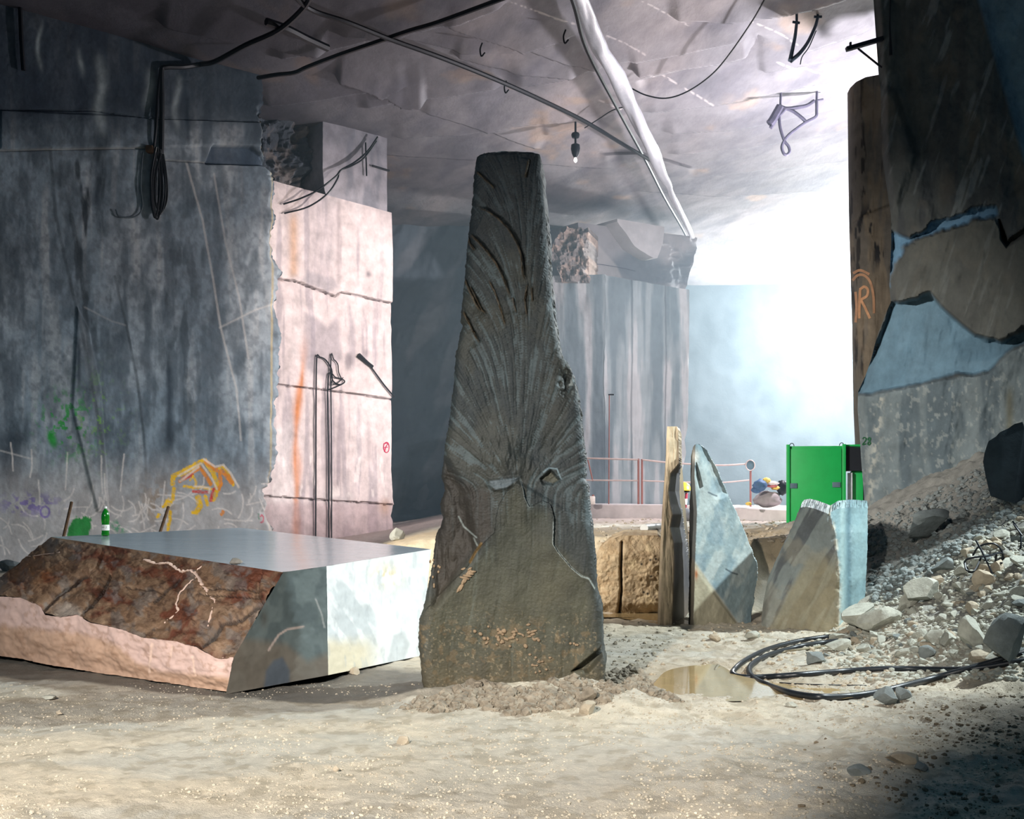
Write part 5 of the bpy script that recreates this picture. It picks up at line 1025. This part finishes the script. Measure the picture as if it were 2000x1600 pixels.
F_ = [[i*sg+j, i*sg+(j+1) % sg, (i+1)*sg+(j+1) % sg, (i+1)*sg+j] for i in range(199) for j in range(sg)]+[list(range(sg))[::-1], [199*sg+j for j in range(sg)]]
M_duct = mat('silver_sheeting', (214, 214, 220), rough=.28, var=.08, scale=3, bump=.25, bscale=5, metal=.35, dist=.04, spec=.6)
du = empty('ventilation_duct', up(1230, 230, 11.35), 'long crumpled silver ventilation tube hanging along the ceiling', 'duct')
mk('duct_sleeve', np.concatenate(V_), F_, M_duct, du, None, 60)
tube('carrier_cable', [up(x-3, y, 11.75) for x, y in ((1108, -40), (1127, 20), (1150, 100), (1210, 215), (1262, 310), (1300, 385), (1340, 455), (1356, 495))], .045, M_cable, du, 6, 5)
def over(name, pts, z, r, label, m=M_cable, cat='cable'):
    return tag(tube(name, [up(x, y, z if np.isscalar(z) else z[i]) for i, (x, y) in enumerate(pts)], r, m, None, 7, 6), label, cat)
over('cable', [(560, -30), (602, 16), (680, 44), (760, 76), (860, 112), (960, 152), (1050, 192), (1140, 236), (1220, 284), (1292, 326)], 11.7, .055, 'thick dark cable running straight across the ceiling above the standing stone')
over('cable', [(504, 152), (540, 146), (575, 142), (600, 131), (660, 108), (736, 82), (800, 60), (860, 42), (990, -6)], [11.6, 11.5, 11.5, 11.6]+[11.75]*5, .05, 'dark cable climbing from the wall corner across the ceiling to the top edge')
over('ceiling_bar', [(520, 42), (560, 56), (600, 76), (640, 94)], 11.8, .085, 'short thick dark bar fixed under the ceiling', M_dark, 'bar')
over('cable', [(1498, -10), (1470, 40), (1420, 112), (1385, 150), (1340, 180), (1300, 192), (1262, 186), (1232, 172)], [11.9, 11.7, 11.5, 11.4, 11.4, 11.5, 11.7, 11.9], .018, 'thin black wire sagging from the ceiling beside the silver duct')
over('cable', [(1240, 205), (1200, 214), (1170, 232), (1142, 250)], 11.8, .015, 'thin wire looping between duct and hanging lamp')
# cable down the left wall with its coil
def onw(px, py, off=.10): return s_wl(np.array([px], float), np.array([py], float), off)[0]
co = empty('cable_coil', onw(302, 380, .1), 'dark cable dropping down the grey wall into a long hanging coil', 'cable')
tube('cable_run', [up(612, -22, 11.7), up(596, 12, 11.7), up(545, 58, 11.7), up(480, 88, 11.7), up(420, 120, 11.65), onw(385, 130, .2), onw(350, 134, .15), onw(320, 134, .12), onw(312, 142), onw(312, 200), onw(311, 290), onw(309, 360), onw(308, 420)], .06, M_cable, co, 7, 5)
tube('cable_run', [onw(310, 138), onw(304, 190), onw(299, 250), onw(296, 300)], .035, M_cable, co, 7, 4)
for k, (x0, x1, yb, y0) in enumerate(((289, 316, 424, 296), (293, 311, 430, 300), (297, 320, 418, 305), (290, 306, 427, 292))):
    xm = (x0+x1)/2; tube('coil_loop', [onw(xm-3, y0, .15+.03*k), onw(x0+1, y0+40, .15), onw(x0, y0+80, .15), onw(x0+4, yb-12, .15), onw(xm, yb, .15), onw(x1-4, yb-12, .16), onw(x1, y0+80, .16), onw(x1-2, y0+40, .16), onw(xm+2, y0, .2)], .026, M_cable, co, 6, 5)
box('hook', onw(289, 294, .08), (.16, .2, .16), M_iron, co, bev=.03)
tag(tube('cable', [onw(20, -30), onw(34, 0), onw(38, 80), onw(42, 140)], .045, M_cable, None, 6, 4), 'dark cable hanging down the top corner of the grey wall', 'cable')
tag(tube('cable', [onw(276, 300, .06), onw(272, 360, .06), onw(276, 405, .06), onw(262, 424, .06), onw(232, 424, .06), onw(224, 410, .06)], .018, mat('grey_cable', (74, 86, 92), rough=.6, bump=0), None, 6, 5), 'thin grey cable looped on the wall beside the coil', 'cable')
# hanging lamp
lq = up(1124, 262, 11.7); hl = empty('hanging_lamp', lq, 'small dark lamp with a lit bulb hanging from the ceiling', 'lamp'); D = lq[1]
tube('stem', [lq+[0, 0, .45], lq+[0, 0, -.28]], .03, M_dark, hl, 6, 1); lathe('canopy', [(.10, -.10), (.12, -.02), (.10, .03), (.03, .06)], lq, M_dark, hl, 12)
lathe('lamp_shade', [(.05, -.66), (.10, -.56), (.13, -.42), (.12, -.3), (.04, -.26)], lq, M_dark, hl, 14)
bm_ = bpy.data.materials.new('lit_bulb'); bm_.use_nodes = True; e = bm_.node_tree.nodes['Principled BSDF']; e.inputs['Emission Color'].default_value = (1, .93, .9, 1); e.inputs['Emission Strength'].default_value = 3
lathe('bulb', [(.012, -.80), (.045, -.76), (.05, -.72), (.03, -.66)], lq, bm_, hl, 10)
for x, y, lab in ((1105, 58, 'small dark hook hanging from the ceiling near the duct'), (942, 84, 'little wire hook under the ceiling above the standing stone'), (989, 158, 'forked dark clip on the thick ceiling cable')):
    q = up(x, y, 11.9); tag(tube('ceiling_hook', [q, q+[-.05, 0, -.15], q+[-.02, 0, -.3], q+[.06, 0, -.22]], .02, M_dark, None, 6, 4), lab, 'hook')
# V of hanging belts, tangle of hose, wall bracket
M_belt = mat('slate_belt', (58, 74, 90), rough=.7, var=.2, bump=.1)
bq_ = up(1550, 76, 11.6); D = bq_[1]; bv = empty('hanging_belt', bq_, 'dark belt hanging in a V from two hooks in the ceiling', 'belt')
tube('belt_strand', [P(1556, 44, D), P(1553, 70, D), P(1548, 95, D), P(1543, 118, D)], [.06, .07, .08, .09], M_belt, bv, 6, 4, flat=.5); tube('belt_strand', [P(1597, 34, D), P(1592, 52, D), P(1578, 82, D), P(1562, 104, D), P(1545, 119, D)], [.06, .07, .08, .09, .09], M_belt, bv, 6, 4, flat=.5)
tube('loose_thread', [P(1594, 60, D), P(1580, 92, D), P(1567, 110, D), P(1563, 126, D)], .012, M_belt, bv, 5, 4); tube('hook_bar', [P(1556, 46, D), P(1556, 26, D)], .03, M_belt, bv, 5, 1); tube('hook_bar', [P(1597, 38, D), P(1597, 20, D)], .03, M_belt, bv, 5, 1); tube('hook_bar', [P(1548, 43, D), P(1562, 45, D)], .03, M_belt, bv, 5, 1); tube('hook_bar', [P(1590, 33, D), P(1605, 33, D)], .03, M_belt, bv, 5, 1)
tq = up(1525, 206, 11.75); D = tq[1]; tg = empty('hanging_hose', tq, 'tangle of grey hose hanging from the bright ceiling in a loop', 'hose')
M_gh = mat('grey_hose', (96, 92, 110), rough=.6, bump=0)
for pts, r in (([(1524, 208), (1516, 222), (1508, 236), (1503, 242)], .11), ([(1534, 212), (1518, 230), (1505, 250)], .05), ([(1524, 208), (1536, 212), (1556, 210), (1576, 206), (1590, 197)], .05), ([(1536, 212), (1550, 218), (1566, 230), (1574, 238)], .045), ([(1595, 196), (1595, 215), (1593, 228), (1575, 238), (1555, 252), (1540, 264), (1531, 276), (1527, 288), (1531, 300), (1537, 302), (1542, 296), (1540, 286), (1532, 275), (1524, 250), (1522, 225), (1524, 208)], .04), ([(1590, 197), (1608, 194)], .025), ([(1524, 208), (1525, 180)], .03), ([(1595, 196), (1596, 168)], .03)):
    tube('hose_run', [P(x, y, D) for x, y in pts], r, M_gh, tg, 7, 5)
wb = empty('wall_bracket', P(1712, 82, 19.2), 'black steel bracket jutting from the dark right wall near the ceiling', 'bracket')
a, b = P(1655, 94, 19.2), P(1722, 78, 19.3); c = (a+b)/2; box('arm', c, (np.linalg.norm(b-a), .10, .07), M_dark, wb, ry=-math.atan2(b[2]-a[2], b[0]-a[0]), bev=.008)
tube('strut', [P(1676, 95, 19.2), P(1722, 132, 19.3)], .018, M_dark, wb, 6, 1); box('end_stop', P(1661, 88, 19.2), (.03, .05, .09), M_dark, wb)
tag(tube('cable', [P(1740, -20, 18.9), P(1738, 40, 18.9), P(1739, 80, 18.9), P(1740, 108, 18.9)], [.012, .012, .02, .03], M_cable, None, 6, 3), 'thin cord with a weight hanging down the dark right wall', 'cord')
# cables on the pale pillar
def onp(px, py, off=.06): return s_bp(np.array([px], float), np.array([py], float), off)[0]
lc = empty('looped_cable', onp(640, 740), 'black cable looped over two pegs on the pale pillar and hanging straight down', 'cable')
for pts, r in (([(614, 1078), (615, 950), (615, 800), (616, 702), (622, 698), (634, 704), (646, 722), (648, 742), (656, 750), (664, 752)], .02), ([(640, 1078), (639, 900), (639, 740), (655, 738), (668, 742), (670, 748), (655, 756), (640, 762)], .018), ([(646, 1078), (645, 900), (644, 706), (650, 703), (658, 712), (660, 728), (666, 742)], .017), ([(648, 742), (646, 752), (658, 748), (668, 738)], .014)): tube('cable_strand', [onp(x, y) for x, y in pts], r, M_cable, lc, 6, 5)
sc2 = empty('drooping_cable', onp(710, 705), 'short thick black cable end with a thin tail drooping across the pale pillar', 'cable')
tube('thick_end', [onp(697, 694), onp(706, 702), onp(716, 710), onp(725, 717)], [.07, .06, .05, .05], M_cable, sc2, 7, 4); tube('thin_tail', [onp(716, 709), onp(732, 730), onp(748, 752), onp(758, 764), onp(768, 776)], .022, M_cable, sc2, 6, 4)
def ont(px, py, off=.3): return s_tp(np.array([px], float), np.array([py], float), off)[0]
tag(tube('cable', [ont(726, 272), ont(706, 300), ont(680, 322), ont(655, 336), ont(636, 352, .5), onp(602, 378, .5), onp(575, 392, .3), onp(550, 400, .1)], .026, M_cable, None, 6, 5), 'upper of two black cables slung across the top of the pale pillar', 'cable')
tag(tube('cable', [ont(724, 280), ont(700, 312), ont(676, 328), ont(652, 338), ont(640, 356, .5), onp(620, 385, .5), onp(590, 408, .3), onp(552, 418, .1)], .024, M_cable, None, 6, 5), 'lower of two black cables slung across the top of the pale pillar', 'cable')
tag(tube('cable', [ont(710, 280, .1), ont(711, 310, .1), ont(712, 345, .1)], .022, M_cable, None, 6, 3), 'short dark cable hanging straight down the top of the pale pillar', 'cable')
tag(tube('iron_rod', [ont(724, 325, .08), ont(740, 330, .08), ont(757, 335, .08)], .03, M_dark, None, 6, 1), 'dark rod lying across the upper grey block of the pillar', 'rod')

# ------------------------------------------------------------------ painted marks
def paint(name, strokes, surf, wpx, rgb, parent, label, lift=.012):
    vs_, fs_, n = [], [], 0
    for st in strokes:
        p = smoothpts(np.array(st, float), 6); t = np.gradient(p, axis=0); t /= np.linalg.norm(t, axis=1)[:, None]+1e-9; nn = np.stack([-t[:, 1], t[:, 0]], -1)*wpx/2
        a, b = p+nn, p-nn; A, B = surf(a[:, 0], a[:, 1], lift), surf(b[:, 0], b[:, 1], lift); k = len(p)
        vs_ += [A, B]; fs_ += [[n+i, n+i+1, n+k+i+1, n+k+i] for i in range(k-1)]; n += 2*k
    m = mat('paint_%s_%d' % (name, rgb[0]), rgb, rough=.7, var=.3, scale=8, bump=0)
    o = mk(name, np.concatenate(vs_), fs_, m, parent, None, None); return tag(o, label)
paint('painted_number', [[(1685, 858), (1687, 855), (1691, 856), (1691, 860), (1685, 868), (1686, 868.5), (1692, 867)], [(1698, 861), (1695, 858), (1698, 855), (1700, 858), (1695, 866), (1697, 869), (1700, 866), (1698, 861)]], s_rw, 2.5, (12, 72, 40), wall_right, 'dark green painted number 28')
paint('painted_letter', [[(1678, 622), (1678.5, 595), (1680, 566)], [(1679, 566), (1688, 560), (1695, 566), (1693, 578), (1680, 586)], [(1681, 585), (1690, 602), (1699, 622)]], s_co, 5.0, (170, 126, 92), column, 'orange letter R under an arch')
paint('painted_arch', [[(1665, 548), (1675, 538), (1688, 538), (1700, 552), (1706, 580), (1707, 612)], [(1666, 534), (1680, 528), (1698, 536)], [(1671, 570), (1673, 600), (1671, 630)]], s_co, 5.0, (160, 120, 90), column, 'orange painted arch around the letter')
paint('painted_number', [[(748, 867), (757, 866), (753, 873), (750, 883)], [(749.5, 874.5), (757, 873.5)]]+[[(754+5.6*math.cos(a), 874+10*math.sin(a)) for a in np.linspace(0, 2*PI, 12)]], s_bp, 1.5, (206, 30, 84), pb, 'red number 7 in a ring')
paint('painted_ring', [[(1140+5*math.cos(a), 460+7*math.sin(a)) for a in np.linspace(0, 2*PI, 12)], [(1142, 457), (1139, 455), (1138, 459), (1142, 462), (1140, 466), (1137, 463), (1142, 457)]], s_fu, 1.6, (170, 70, 90), bpy.data.objects['rock_pillar.004'], 'faint red ring with a number', .03)
paint('painted_line', [[(1136, 513), (1180, 518), (1215, 524), (1240, 530)]], s_fu, 1.2, (80, 80, 92), bpy.data.objects['rock_pillar.004'], 'thin dark line across the pillar cap', .03)
